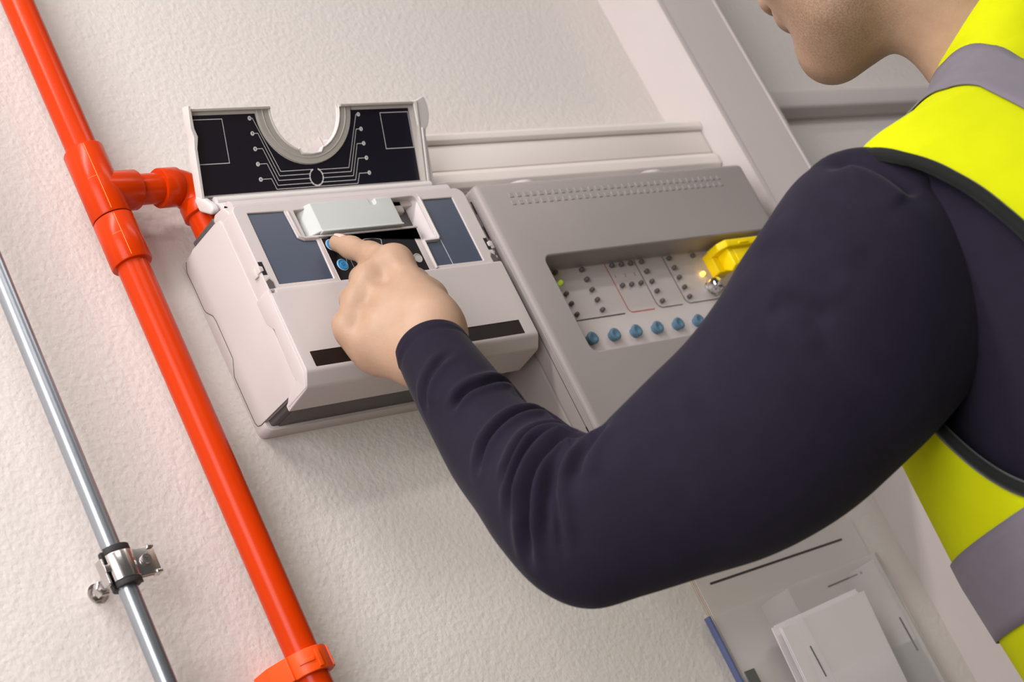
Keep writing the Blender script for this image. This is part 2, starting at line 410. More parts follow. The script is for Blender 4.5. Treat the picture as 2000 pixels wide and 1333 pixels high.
# ------------------------------------------------------------------ wall trunking behind the panel
tr = thing('cable_trunking', (1.27, 0, 1.70), 'long white plastic cable trunking fixed to the wall above the grey panel', 'trunking')
TX0, TX1 = 1.0080, 1.5265
prism('trunking_base', rounded([(0, 1.695), (-0.031, 1.695), (-0.031, 1.757), (0, 1.757)], [0, .002, .002, 0]), TX0, TX1, 'x', M_TRUNK, tr, 0.0008)
prism('upper_lip', rounded([(-0.0305, 1.7445), (-0.0385, 1.7445), (-0.0405, 1.7475), (-0.0405, 1.753), (-0.037, 1.7575), (-0.0305, 1.7575)], [0, .0015, .002, .002, .002, 0]), TX0, TX1, 'x', M_TRUNK, tr)
prism('lower_lip', rounded([(-0.0305, 1.6955), (-0.037, 1.6955), (-0.0405, 1.700), (-0.0405, 1.709), (-0.036, 1.7155), (-0.0305, 1.7155)], [0, .002, .003, .003, .002, 0]), TX0, TX1 - .002, 'x', M_TRUNK, tr)
box('trunking_lid', (TX0, TX1 - .001, -0.0365, -0.0305, 1.7158, 1.7442), M_TRUNK, tr, 0.0012)
box('end_cap', (TX0 - .0022, TX0, -0.041, 0, 1.6945, 1.758), M_WHITE, tr, 0.0008)

# ------------------------------------------------------------------ red sampling pipe
PXC, PYC = 0.7745, -0.032
pp = thing('sampling_pipe', (PXC, PYC, 1.0), 'glossy red-orange plastic pipe running down the wall with a tee branching to the detector', 'pipe')
R0, R1 = 0.0128, 0.0165
lathe('pipe', [(R0, 1.745), (R0, 2.75)], Matrix.Translation((PXC, PYC, 0)), M_RED, pp, 40)
lathe('pipe', [(R0, 0.0), (R0, 1.665)], Matrix.Translation((PXC, PYC, 0)), M_RED, pp, 40)
# tee body with its side socket
tee_bm = bmesh.new()
lathe_bm(tee_bm, [(R0, 1.6965), (R1 - .0006, 1.6955), (R1, 1.6965), (R1, 1.7595), (R1 - .0006, 1.7605), (R0, 1.7605)], Matrix.Translation((PXC, PYC, 0)), 40)
zb = 1.7215
lathe_bm(tee_bm, [(R1, 0.0), (R1, 0.0305), (R1 - .0006, 0.0315), (R0, 0.0315)], frame((PXC, PYC, zb), (1, 0, 0), (0, 0, 1)), 40)
tee = link('tee_fitting', bm_mesh(tee_bm), M_RED, pp, 40)
cpl = lathe('coupling', [(R0, 1.6525), (R1 - .0006, 1.6525), (R1, 1.6535), (R1, 1.6935), (R1 - .0007, 1.6945), (R0, 1.6945)], Matrix.Translation((PXC, PYC, 0)), M_RED, pp, 40)
lathe('branch_pipe', [(R0, 0.030), (R0, 0.060)], frame((PXC, PYC, zb), (1, 0, 0), (0, 0, 1)), M_RED, pp, 40)
# elbow: horizontal socket, bend, downward socket
EX = 0.8595
el = bmesh.new()
lathe_bm(el, [(R0, 0.0535), (R1 - .0006, 0.0535), (R1, 0.0545), (R1, 0.0700), (R1 - .0015, 0.072)], frame((PXC, PYC, zb), (1, 0, 0), (0, 0, 1)), 40)
elbow = link('elbow_fitting', bm_mesh(el), M_RED, pp, 40)
arc = [(EX - 0.0185 + 0.0185*math.sin(a), PYC, zb - 0.0185 + 0.0185*math.cos(a)) for a in [k*PI/2/10 for k in range(11)]]
bend = tube_mesh([(PXC + .066, PYC, zb)] + arc + [(EX, PYC, zb - .0225)], R1 - .0012, 32)
link('elbow_bend', bend, M_RED, elbow, 50)
lathe('elbow_socket', [(R1 - .0012, 1.6915), (R1, 1.6925), (R1, 1.703), (R1 - .001, 1.7045)][::-1], Matrix.Translation((EX, PYC, 0)), M_RED, elbow, 40)
lathe('outlet_pipe', [(R0 + .001, 1.655), (R0 + .001, 1.697)], Matrix.Translation((EX, PYC, 0)), M_RED, pp, 40)
# mould lines along the fittings, facing the room
def mould_line(parent, z0, z1, r, a=-2.02):
    x = PXC + (r) * math.cos(a); y = PYC + (r) * math.sin(a)
    link('mould_line', tube_mesh([(x, y, z0), (x, y, z1)], 0.00032, 6), M_SEAM, parent)
mould_line(tee, 1.6975, 1.7590, R1); mould_line(cpl, 1.6545, 1.6925, R1)
for z in (1.7285, 1.676):
    pts = [(PXC + R1*math.cos(a), PYC + R1*math.sin(a), z) for a in [-2.02 - k*.07 for k in range(8)]]
    link('mould_mark', tube_mesh(pts, 0.00022, 6), M_SEAM, tee if z > 1.7 else cpl)
# pipe clip low on the pipe
pc = thing('pipe_clip', (PXC, 0, 1.307), 'bright orange plastic clip holding the red pipe to the wall at the bottom', 'clip')
cl = []
a0, a1 = -PI*1.12, PI*0.12
ro, ri = 0.0172, 0.0126
N = 26
outer = [(PXC + ro*math.cos(a0 + (a1-a0)*k/N), PYC + ro*math.sin(a0 + (a1-a0)*k/N)) for k in range(N+1)]
inner = [(PXC + ri*math.cos(a0 + (a1-a0)*k/N), PYC + ri*math.sin(a0 + (a1-a0)*k/N)) for k in range(N+1)]
prism('clip_band', outer + inner[::-1], 1.2985, 1.3165, 'z', M_REDCLIP, pc, 0.0006)
prism('clip_base', rounded([(PXC - .026, 0), (PXC - .026, -.020), (PXC - .0185, -.0365), (PXC - .0145, -.036), (PXC - .0135, -.018), (PXC + .0135, -.018), (PXC + .0165, -.030), (PXC + .018, -.018), (PXC + .018, 0)], .001), 1.2985, 1.3165, 'z', M_REDCLIP, pc, 0.0006)
for k, (zz, hh) in enumerate(((1.3075, .0016),)):
    pts_o = [(PXC + (ro + .0012)*math.cos(a), PYC + (ro + .0012)*math.sin(a)) for a in [-2.5 + .1*q for q in range(8)]]
    pts_i = [(PXC + (ro - .001)*math.cos(a), PYC + (ro - .001)*math.sin(a)) for a in [-2.5 + .1*q for q in range(8)]]
    prism('clip_rib', pts_o + pts_i[::-1], zz - hh, zz + hh, 'z', M_REDCLIP, pc, 0.0003)
prism('clip_tongue', [(PXC + (ro + .0018)*math.cos(a), PYC + (ro + .0018)*math.sin(a)) for a in (-1.72, -1.62, -1.52)] + [(PXC + (ro - .001)*math.cos(a), PYC + (ro - .001)*math.sin(a)) for a in (-1.52, -1.62, -1.72)], 1.300, 1.3135, 'z', M_REDCLIP, pc, 0.0003)
prism('clip_latch', [(PXC + (ro + .0014)*math.cos(a), PYC + (ro + .0014)*math.sin(a)) for a in (-0.75, -0.6, -0.45, -0.3, -0.15)] + [(PXC + (ro - .001)*math.cos(a), PYC + (ro - .001)*math.sin(a)) for a in (-0.15, -0.3, -0.45, -0.6, -0.75)], 1.2995, 1.3155, 'z', M_REDCLIP, pc, 0.0003)

# ------------------------------------------------------------------ galvanised conduit and its clamp
CX, CY, CR = 0.6565, -0.040, 0.0071
cd = tag(lathe('steel_conduit', [(CR, 0.0), (CR, 2.75)], Matrix.Translation((CX, CY, 0)), M_GALV, None, 40), 'thin galvanised steel tube running down the wall beside the red pipe', 'conduit')
cz = 1.4090
cm = thing('pipe_clamp', (CX, 0, cz), 'zinc plated split clamp with black rubber lining on the thin steel tube', 'clamp')
def arc_band(name, r0, r1, a0, a1, z0, z1, m, parent, bev=0.0004, n=20, cx=CX, cy=CY):
    o = [(cx + r1*math.cos(a0 + (a1-a0)*k/n), cy + r1*math.sin(a0 + (a1-a0)*k/n)) for k in range(n+1)]
    i = [(cx + r0*math.cos(a0 + (a1-a0)*k/n), cy + r0*math.sin(a0 + (a1-a0)*k/n)) for k in range(n+1)]
    return prism(name, o + i[::-1], z0, z1, 'z', m, parent, bev)
D2R = PI/180
lining = arc_band('rubber_lining', CR, 0.0106, 200*D2R, 545*D2R, cz - .0142, cz + .0148, M_RUBBER, cm)
arc_band('lining_rim', 0.0098, 0.0118, 205*D2R, 340*D2R, cz + .0102, cz + .0152, M_RUBBER, lining)
arc_band('lining_rim', 0.0098, 0.0118, 205*D2R, 340*D2R, cz - .0145, cz - .0102, M_RUBBER, lining)
arc_band('front_band', 0.0105, 0.0122, 207*D2R, 355*D2R, cz - .0100, cz + .0100, M_ZINC, cm)
arc_band('rear_band', 0.0105, 0.0122, 20*D2R, 188*D2R, cz - .0100, cz + .0100, M_ZINC, cm)
# ear plate with the screw on the right, hooked end on the left
fl = box('ear_plate', (CX + .0095, CX + .0275, CY - .0058, CY - .0042, cz - .0105, cz + .0105), M_ZINC, cm, 0.0006)
box('ear_plate', (CX + .0095, CX + .0270, CY - .0005, CY + .0012, cz - .0100, cz + .0100), M_ZINC, cm, 0.0006)
for s in (-1, 1):
    box('ear_tab', (CX + .0225, CX + .0275, CY - .0072, CY + .0005, cz + s*.0096 - .0013, cz + s*.0096 + .0013), M_ZINC, fl, 0.0006)
scr = lathe('screw', [(0.0, -.0009), (.0014, -.0008), (.0017, .0004), (.0036, .0004), (.0040, -.0002), (.0041, -.0012), (.0034, -.0026), (.0025, -.0030), (.0025, -.012)][::-1], frame((CX + .0178, CY - .0085, cz + .0005), (0, -1, 0)), M_ZINC, cm, 24)
for s in (0, PI/2):
    bx = box_mesh(-.0018, .0018, -.0004, .0004, 0, .0006); bx.transform(frame((CX + .0178, CY - .0090, cz + .0005), (0, -1, 0)) @ Matrix.Rotation(s + .4, 4, 'Z')); link('screw_slot', bx, M_CORE, scr)
hk = arc_band('hook_plate', 0.0125, 0.0152, 165*D2R, 200*D2R, cz - .0100, cz + .0088, M_ZINC, cm)
box('hook_bridge', (CX - .0150, CX - .0095, CY - .0068, CY - .0048, cz - .0022, cz + .0032), M_ZINC, hk, 0.0005)
lathe('threaded_boss', [(.0043, 0), (.0050, .0006), (.0050, .0125), (.0043, .0135)], frame((CX, CY + .0105, cz - .0005), (0, 1, 0)), M_ZINC, cm, 24)
lathe('hex_nut', [(.0052, 0), (.0060, .0007), (.0060, .0068), (.0052, .0075)], frame((CX, CY + .0285, cz - .0005), (0, 1, 0)), M_ZINC, cm, 6, 20)
lathe('wall_rod', [(.0034, 0), (.0034, .03)], frame((CX, CY + .0120, cz - .0005), (0, 1, 0)), M_ZINC, cm, 16)
lathe('wall_washer', [(.0075, 0), (.0075, .0012)], frame((CX, -.0013, cz - .0005), (0, 1, 0)), M_ZINC, cm, 24)

# ------------------------------------------------------------------ smoke detector box
XL, XR, XC = 0.8435, 1.0925, 0.968
det = thing('smoke_detector', (XC, 0, 1.50), 'white wall mounted smoke detector box with its lid hinged open, beside the red pipe', 'detector')
YF = -0.0865
# back plate against the wall
prism('back_plate', rounded([(0.8428, 1.5005), (1.0932, 1.5005), (1.0932, 1.6690), (1.0905, 1.6690), (0.8455, 1.6690), (0.8428, 1.6640)], [.006, .006, .003, .003, .006, .006]), -0.0150, 0.0, 'y', M_WHITE, det, 0.0012)
# dark inner housing: shows as the strip under the cover and as the strip on top
prism('inner_housing', [(-0.0085, 1.5040), (-0.0500, 1.5045), (-0.0740, 1.5165), (-0.0740, 1.659), (-0.0585, 1.6690), (-0.0240, 1.6690), (-0.0085, 1.6640)], XL + .0035, XR - .0035, 'x', M_CORE, det, 0.002)
box('top_strip', (XL + .0004, XR - .0004, -0.0595, -0.0235, 1.6655, 1.6725), M_CORE, det, 0.0012)
box('bottom_strip', (XL + .0105, XR - .0105, -0.0540, -0.0090, 1.5030, 1.5060), M_CORE, det, 0.0006)
# top shell in front of the dark strip
prism('top_shell', rounded([(-0.0590, 1.6560), (-0.0590, 1.6705), (-0.0630, 1.6730), (-0.0760, 1.6715), (-0.0800, 1.6650), (-0.0800, 1.6560)], [0, .002, .003, .004, .003, 0]), XL + .0006, XR - .0006, 'x', M_WHITE, det, 0.0012)
# side plates with the stepped seam
seam = [(-0.0600, 1.6665), (-0.0214, 1.6672), (-0.0068, 1.6640), (-0.0024, 1.6570), (-0.0029, 1.6433), (-0.0030, 1.6212), (-0.0040, 1.6177),
        (-0.0104, 1.6105), (-0.0114, 1.6050), (-0.0114, 1.5698), (-0.0034, 1.5572), (-0.0034, 1.5146), (-0.0050, 1.5105), (-0.0090, 1.5092),
        (-0.0561, 1.5084), (-0.0705, 1.5112), (-0.0720, 1.5180), (-0.0720, 1.5850), (-0.0695, 1.5880), (-0.0695, 1.6600), (-0.0670, 1.6650)]
prism('side_plate', rounded(seam, .0012, 2), XL - .0010, XL + .0045, 'x', M_WHITE, det, 0.0006)
prism('side_plate', rounded(seam, .0012, 2), XR - .0045, XR + .0010, 'x', M_WHITE, det, 0.0006)
gp = [(XL - .0008, y, z) for y, z in rounded(seam, .0012, 2)][6:60]
gp = [p for p in gp if p[1] > -.0560 and not (p[2] > 1.660 and p[1] < -.022)]
link('seam_gap', tube_mesh(gp, .00042, 6), M_CORE, det)
# front bezel with openings for the two films and the middle bay
SL = [(.8561, 1.5918), (.9104, 1.5914), (.9113, 1.6283), (.8995, 1.6288), (.8940, 1.6318), (.8924, 1.6575), (.8564, 1.6580)]
SR = [(1.0217, 1.5916), (1.0759, 1.5915), (1.0761, 1.6572), (1.0416, 1.6572), (1.0400, 1.6170), (1.0370, 1.6153), (1.0213, 1.6152)]
BAY = [(.9020, 1.6318), (1.0085, 1.6318), (1.0205, 1.6318), (1.0205, 1.6185), (1.0365, 1.6185), (1.0365, 1.6625), (.9020, 1.6570)]
KEYS = [(.9150, 1.5885), (1.0190, 1.5885), (1.0190, 1.6290), (.9150, 1.6290)]
outerb = rounded([(XL, 1.5865), (XR, 1.5865), (XR, 1.6665), (XL, 1.6665)], [.0005, .0005, .009, .007])
BAYR = rounded([(.9020, 1.6316), (1.0195, 1.6316), (1.0195, 1.6190), (1.0365, 1.6190), (1.0365, 1.6620), (.9020, 1.6570)], [.0005, .0003, .0003, .003, .006, .0005])
bz = fplate('bezel', outerb, [rounded(SL, .0004, 2), rounded(SR, .0004, 2), BAYR, KEYS], -0.0680, 0.0185, M_WHITE, det, 0.0008)
fl_ = fplate('display_film', rounded(SL, .0004, 2), [], -0.0846, 0.0006, M_SCREEN, det)
fr_ = fplate('display_film', rounded(SR, .0004, 2), [], -0.0846, 0.0006, M_SCREEN, det)
bm = bmesh.new(); ribbon(bm, [(1.0405, 1.6168), (1.0408, 1.5917)], .0007, .00015); me = bm_mesh(bm); me.transform(facing(-0.0852)); link('printed_line', me, M_PRINT, fr_)
# raised ridges framing the films towards the middle bay
for pts in ([(.8950, 1.6565), (.8960, 1.6330), (.9000, 1.6305), (.9130, 1.6300)], [(1.0385, 1.6600), (1.0385, 1.6185), (1.0368, 1.6168), (1.0205, 1.6165), (1.0200, 1.5890)]):
    link('bay_ridge', tube_mesh([(x, YF - .0002, z) for x, z in pts], 0.0013, 8), M_WHITE, bz, 60)
# middle bay: back, sloping right wall and its module
bay = fplate('bay_back', [(.900, 1.6310), (1.0380, 1.6310), (1.0380, 1.6630), (.900, 1.6630)], [], -0.0620, 0.001, M_VOID, det)
prism('bay_side', [(1.0215, -0.0620), (1.0385, -0.0870), (1.0400, -0.0860), (1.0400, -0.0620)], 1.6185, 1.6640, 'z', M_WHITE, det, 0.0008)
box('bay_ledge', (1.0100, 1.0230, -0.0800, -0.0620, 1.6505, 1.6625), M_WHITE, det, 0.0015)
box('bay_ledge', (1.0045, 1.0230, -0.0665, -0.0620, 1.6310, 1.6510), M_GREYPL, det, 0.0005)
box('bay_sill', (.9020, 1.0205, -0.0875, -0.0620, 1.6298, 1.6318), M_WHITE, det, 0.0006)
mod = prism('module', rounded([(.9175, -0.0905), (1.0040, -0.0905), (1.0040, -0.0640), (.9055, -0.0640), (.9055, -0.0790)], [.0012, .0008, 0, 0, .0008]), 1.6335, 1.6605, 'z', M_MODULE, det, 0.0)
boolean(mod, [prism_bm_mesh for prism_bm_mesh in [bm_mesh(prism_bm(rounded([(.9790, 1.6542), (.9860, 1.6542), (.9860, 1.6640), (.9790, 1.6640)], [.0033, .0033, 0, 0], 6), -0.1, -0.0870, 'y'))]])
mb_ = mod.modifiers.new('edge', 'BEVEL'); mb_.width = .001; mb_.segments = 3; mb_.limit_method = 'ANGLE'; mb_.angle_limit = .6
box('module_lip', (.9170, 1.0045, -0.0912, -0.0860, 1.6322, 1.6342), M_MODULE, mod, 0.0006)
# push-button field
kp = fplate('key_field', [(.9172, 1.5885), (1.0122, 1.5885), (1.0122, 1.6290), (.9172, 1.6290)], [], -0.0850, 0.0008, M_BLACK, det)
box('key_field_edge', (.9150, .9160, -0.0866, -0.0800, 1.5885, 1.6290), M_WHITE, det, 0.0003)
box('key_field_edge', (1.0125, 1.0195, -0.0858, -0.0780, 1.5885, 1.6290), M_WHITE, det, 0.0003)
for (x, z) in ((.9236, 1.6222), (.9254, 1.6028)):
    b = lathe('blue_button', [(.0048, 0), (.0049, .0007), (.0046, .0012), (.0040, .0013), (.0037, .0009), (.0030, .0009), (.0028, .0011), (0, .0012)], frame((x, -0.0857, z), (0, -1, 0)), M_BLUEBTN, det, 28)
    bm = bmesh.new(); ribbon(bm, [(x-.0011, z-.0011), (x+.0011, z-.0011), (x+.0011, z+.0011), (x-.0011, z+.0011)], .00035, .0001, True); me = bm_mesh(bm); me.transform(facing(-0.0869)); link('button_mark', me, M_FILM, b)
    lathe('button_ring', [(.0049, 0), (.0054, 0), (.0054, .0004), (.0049, .0004)], frame((x, -0.0857, z), (0, -1, 0)), M_PRINT, b, 28)
hl = lathe('key_socket', [(.0040, 0), (.0044, .0004), (.0044, .0009), (.0036, .0009), (.0035, .0005), (0, .0005)], frame((1.0054, -0.0857, 1.6010), (0, -1, 0)), M_GREYPL, kp, 28)
def kline(pts, w, closed=False):
    bm = bmesh.new(); ribbon(bm, pts, w, .0001, closed); me = bm_mesh(bm); me.transform(facing(-0.0858)); link('printed_line', me, M_PRINT, kp)
kline([(.9560, 1.6215), (.9560, 1.6235), (.9600, 1.6246), (.9680, 1.6246), (.9755, 1.6232), (.9765, 1.6225), (.9748, 1.6172), (.9560, 1.6190)], .0005, True)
kline([(.9600 + .0335*math.cos(a), 1.5840 + .0335*math.sin(a)) for a in [1.35 - k*.12 for k in range(14)]], .0005)
kline([(.9600 + .030*math.cos(a), 1.5840 + .030*math.sin(a)) for a in [1.30 - k*.12 for k in range(13)]], .0003)
kline([(.9746, 1.6172), (.9752, 1.6140)], .0004); kline([(.9310, 1.6050), (.9315, 1.6080)], .0004); kline([(.9355, 1.6060), (.9355, 1.5890)], .0004)
# lower cover with its rounded chin and long dark label
cov = rounded([(-0.0740, 1.5885), (-0.0885, 1.5885), (-0.0885, 1.5130), (-0.0800, 1.5025), (-0.0480, 1.4995), (-0.0480, 1.5050), (-0.0740, 1.5130)], [0, .0025, .007, .006, .001, .001, 0], 6)
cv = prism('lower_cover', cov, XL - .0012, XR + .0012, 'x', M_WHITE, det, 0.0030, 4)
lab = rounded([(.8530, 1.5157), (1.0795, 1.5157), (1.0795, 1.5292), (.8530, 1.5292)], .0008, 3)
boolean(cv, [bm_mesh(prism_bm(lab, -0.1, -0.0878, 'y')), box_mesh(.8415, .8490, -.1, -.0835, 1.5835, 1.592)])
fplate('dark_label', lab, [], -0.0877, 0.0003, M_LABEL, cv)
# cover flanges over the side plates
flg = [(-0.0680, 1.5878), (-0.0680, 1.5680), (-0.0745, 1.5585), (-0.0730, 1.5525), (-0.0715, 1.5190), (-0.0730, 1.5140), (-0.0555, 1.5085), (-0.0480, 1.5020), (-0.0800, 1.5035), (-0.0850, 1.513), (-0.0870, 1.5878)]
for x in (XL, XR): prism('cover_flange', rounded(flg, .0012, 2), x - .0016, x + .0016, 'x', M_WHITE, cv, 0.0005)
# latches on both edges of the bezel
for sx, x0 in ((1, XL), (-1, XR)):
    def X(d): return x0 + sx*d
    lt = prism('latch', [(X(-.0020), -.0835), (X(.0010), -.0835), (X(.0010), -.0790), (X(-.0020), -.0780)] if sx > 0 else [(X(-.0030), -.0870), (X(.0010), -.0870), (X(.0010), -.0790), (X(-.0030), -.0780)], 1.6020, 1.6095, 'z', M_WHITE, det, 0.0006)
    prism('latch_slot', sorted([(X(.0012), 1.6012), (X(.0052), 1.6012), (X(.0052), 1.6130), (X(.0012), 1.6130)], key=lambda p: math.atan2(p[1]-1.607, p[0]-X(.003))), -.0868, -.0800, 'y', M_VOID, lt)
    prism('latch_tongue', sorted([(X(-.0010), 1.6035), (X(.0034), 1.6045), (X(.0034), 1.6085), (X(-.0010), 1.6100)], key=lambda p: math.atan2(p[1]-1.607, p[0]-X(.001))), -.0874, -.0800, 'y', M_WHITE, lt, 0.0006)
    pts = [(X(.0006), 1.5885), (X(.0078), 1.5885), (X(.0082), 1.5950), (X(.0055), 1.5990), (X(.0006), 1.5965)]
    if sx < 0: pts = pts[::-1]
    prism('latch_pocket', pts, -.0868, -.0790, 'y', M_GREYPL, det)
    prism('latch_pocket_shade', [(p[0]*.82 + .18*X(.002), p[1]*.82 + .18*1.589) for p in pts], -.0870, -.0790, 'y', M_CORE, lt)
for z in (1.6000, 1.5945):
    box('latch_clip', (XR - .004, XR + .0035, -.0850, -.0800, z - .002, z + .002), M_LID, det, 0.0014)

# lid, hinged open above the box and leaning out from the wall
LP = Vector((0, -0.050, 1.699)); LU = Vector((0, -0.4415, 0.8973)); LN = Vector((0, -0.8973, -0.4415))
LM = Matrix(((1, LU.x, LN.x, LP.x), (0, LU.y, LN.y, LP.y), (0, LU.z, LN.z, LP.z), (0, 0, 0, 1)))
def lplate(name, outer, holes, n0, th, m, parent, bev=0.0, smooth=40):
    me = plate_mesh(outer, holes, th, bev); me.transform(LM @ Matrix.Translation((0, 0, n0))); return link(name, me, m, parent, smooth)
cxl, cyl = 0.9665, 0.0690
def uarc(r, rx=None, n=28, a0=PI, a1=2*PI): return [(cxl + (rx or r)*math.cos(a0 + (a1-a0)*k/n), cyl + r*math.sin(a0 + (a1-a0)*k/n)) for k in range(n+1)]
def u_cut(top):
    c = uarc(0.0372, 0.0375)
    out = [(cxl - .0375, top)]
    for x, y in c:
        out.append((x, y))
    res = []
    notch = [(.9548, .0352), (.9572, .0305), (.9672, .0298), (.9776, .0308), (.9806, .0352)]
    done = False
    for p in out:
        if .9548 <= p[0] <= .9806 and p[1] < .04:
            if not done: res += notch; done = True
            continue
        res.append(p)
    res.append((cxl + .0375, top))
    return res
TOP = 0.0712
lid_out = [(.8470, -.0085), (1.0925, -.0085), (1.0925, TOP)] + u_cut(TOP)[::-1] + [(.8470, TOP)]
lid = lplate('lid', rounded(lid_out, [.006, .006, .001] + [0]*(len(lid_out) - 4) + [.001], 4), [], -.0025, .0025, M_LID, det, 0.0004)
RO = .0515
film_u = [(cxl - RO, .0662)] + [(x, y) for x, y in uarc(.0483, RO) if y < .0662] + [(cxl + RO, .0662)]
film_out = [(.8503, .0006), (1.0868, .0006), (1.0845, .0662)] + film_u[::-1] + [(.8503, .0662)]
film = lplate('navy_film', film_out, [], 0.0, .0004, M_FILM, lid)
# raised rim of the lid and the ring of frosted plastic round the cut-out
band_out = [(cxl - RO + .001, TOP)] + [(x, y) for x, y in uarc(.0478, RO - .001) if y < TOP] + [(cxl + RO - .001, TOP)]
ring_poly = band_out + u_cut(TOP)[::-1]
lplate('cutout_ring', ring_poly, [], 0.0, .0020, M_GREYPL, lid, 0.0005)
link('cutout_lip', tube_mesh([LM @ Vector((p[0], p[1], .0022)) for p in u_cut(TOP)], 0.0009, 8), M_LID, lid, 60)
link('ring_ridge', tube_mesh([LM @ Vector((p[0], p[1], .0018)) for p in [q for q in uarc(.0425, .0445) if q[1] < TOP]], 0.0008, 8), M_GREYPL, lid, 60)
def wall_strip(name, poly, h0, h1, m, bev=.0005): return lplate(name, poly, [], h0, h1 - h0, m, lid, bev)
wall_strip('rim', [(.8470, .0690), (cxl - .0375, .0690), (cxl - .0375, TOP), (.8470, TOP)], -.001, .0050, M_GREYPL)  # grey rims: shade of the lid's inner walls put into the colour
wall_strip('rim', [(cxl + .0375, .0690), (1.0925, .0690), (1.0925, TOP), (cxl + .0375, TOP)], -.001, .0050, M_GREYPL)
wall_strip('rim', [(.8465, -.008), (.8490, -.008), (.8490, .0385), (.8512, .0480), (.8488, .0550), (.8480, .0735), (.8455, .0735), (.8450, .0550), (.8470, .048), (.8458, .0385)], -.002, .0068, M_LID)
wall_strip('rim', [(1.0885, -.008), (1.0905, -.008), (1.0925, TOP), (1.0905, TOP)], -.001, .0058, M_GREYPL)
wall_strip('rim', [(1.0905, -.008), (1.0935, -.008), (1.0945, .047), (1.0925, .047)], -.002, .0068, M_LID)
wall_strip('rim', [(.8480, -.0015), (1.0905, -.0015), (1.0905, -.0002), (.8480, -.0002)], -.001, .0020, M_GREYPL)
# lower edge roll, hinge corners and the ear at the top right
link('hinge_roll', tube_mesh([(XL + .014, -.0545, 1.6905), (XR - .002, -.0545, 1.6905)], .0042, 20), M_LID, lid, 60)
link('hinge_barrel', tube_mesh([(XL + .012, -.0690, 1.6735), (XR - .002, -.0690, 1.6735)], .0068, 20), M_WHITE, det, 60)
prism('hinge_apron', [(-.0500, 1.6925), (-.0570, 1.6880), (-.0700, 1.6760), (-.0640, 1.6730), (-.0470, 1.6870)], XL + .012, XR - .002, 'x', M_LID, lid, 0.0006)
prism('hinge_corner', rounded([(-.0450, 1.7000), (-.0510, 1.7000), (-.0620, 1.6840), (-.0620, 1.6780), (-.0570, 1.6770), (-.0450, 1.6880)], .004, 4), XL + .0025, XL + .0095, 'x', M_LID, lid, 0.0018)
ear = [(1.0880, TOP + .0005), (1.0930, .0728), (1.1000, .0758), (1.1020, .0745), (1.1046, .0660), (1.1048, .0580), (1.1020, .0500), (1.0985, .0455), (1.0975, .0400), (1.0985, .0180), (1.0992, .0000), (1.1010, -.0040), (1.1170, -.0030), (1.1172, -.0085), (1.0915, -.0085), (1.0915, .0460), (1.0895, .0500)]
lplate('lid_ear', ear, [], .0030, .0022, M_LID, lid, 0.0009)
# print on the film
LW = .00062; H = .00012
def lline(pts, w, closed=False):
    bm = bmesh.new(); ribbon(bm, pts, w, H, closed); me = bm_mesh(bm); me.transform(LM @ Matrix.Translation((0, 0, .0004))); link('printed_line', me, M_PRINT, lid)
lline([(.8512, .0627), (.8812, .0627), (.8826, .0261), (.8529, .0261)], LW, True)
lline([(1.0509, .0627), (1.0834, .0627), (1.0850, .0305), (1.0525, .0305)], LW, True)
dl = [(909.1, 62.4), (909.8, 49.6), (910.4, 36.6), (910.9, 23.8), (911.6, 10.9)]
dr = [(1026.1, 62.1), (1026.8, 49.2), (1027.5, 36.4), (1028.3, 23.6), (1029.1, 10.4)]
kl = [911.9, 915.3, 917.9, 920.2, 922.7]; ll = [(933.3, 16.5), (931.5, 12.8), (930.0, 9.0), (928.5, 5.0), (926.7, 1.7)]
kr = [1023.3, 1021.3, 1020.0, 1019.0, 1017.9]; lr = [(1007.0, 16.0), (1009.0, 12.5), (1010.8, 8.7), (1012.7, 5.0), (1014.7, 1.7)]
rcx, rcy, rr = .9703, .0098, .0071
for k in range(5):
    for D, K, L, s in ((dl, kl, ll, -1), (dr, kr, lr, 1)):
        x, y = D[k][0]/1000, D[k][1]/1000; lx, ly = L[k][0]/1000, L[k][1]/1000
        dy = max(-rr, min(rr, ly - rcy)); ex = rcx + s*math.sqrt(max(0, rr*rr - dy*dy))
        lline([(x - s*.002, y), (K[k]/1000, y), (lx, ly), (ex, ly)], LW*.8)
bm = bmesh.new()
seg = 10
for k in range(seg):
    a0 = PI/2 - .34 - k*(2*PI - .68)/seg; a1 = a0 - (2*PI - .68)/seg + .06
    ribbon(bm, [(rcx + rr*math.cos(a0 + (a1-a0)*q/5), rcy + rr*1.02*math.sin(a0 + (a1-a0)*q/5)) for q in range(6)], .0013, H)
me = bm_mesh(bm); me.transform(LM @ Matrix.Translation((0, 0, .00045))); link('printed_ring', me, M_PRINT, lid)
for D, nums in ((dl, (10, 9, 8, 7, 6)), (dr, (1, 2, 3, 4, 5))):
    for (x, y), nmb in zip(D, nums):
        bm = bmesh.new(); lathe_bm(bm, [(.0019, 0), (.0019, .00012)], None, 24)
        me = bm_mesh(bm); me.transform(LM @ Matrix.Translation((x/1000, y/1000, .00045))); dt = link('number_dot', me, M_PRINT, lid)
        tm = text_mesh(str(nmb), .0026 if nmb < 10 else .0022); tm.transform(LM @ Matrix.Translation((x/1000, y/1000, .00065))); link('printed_number', tm, M_FILM, lid)

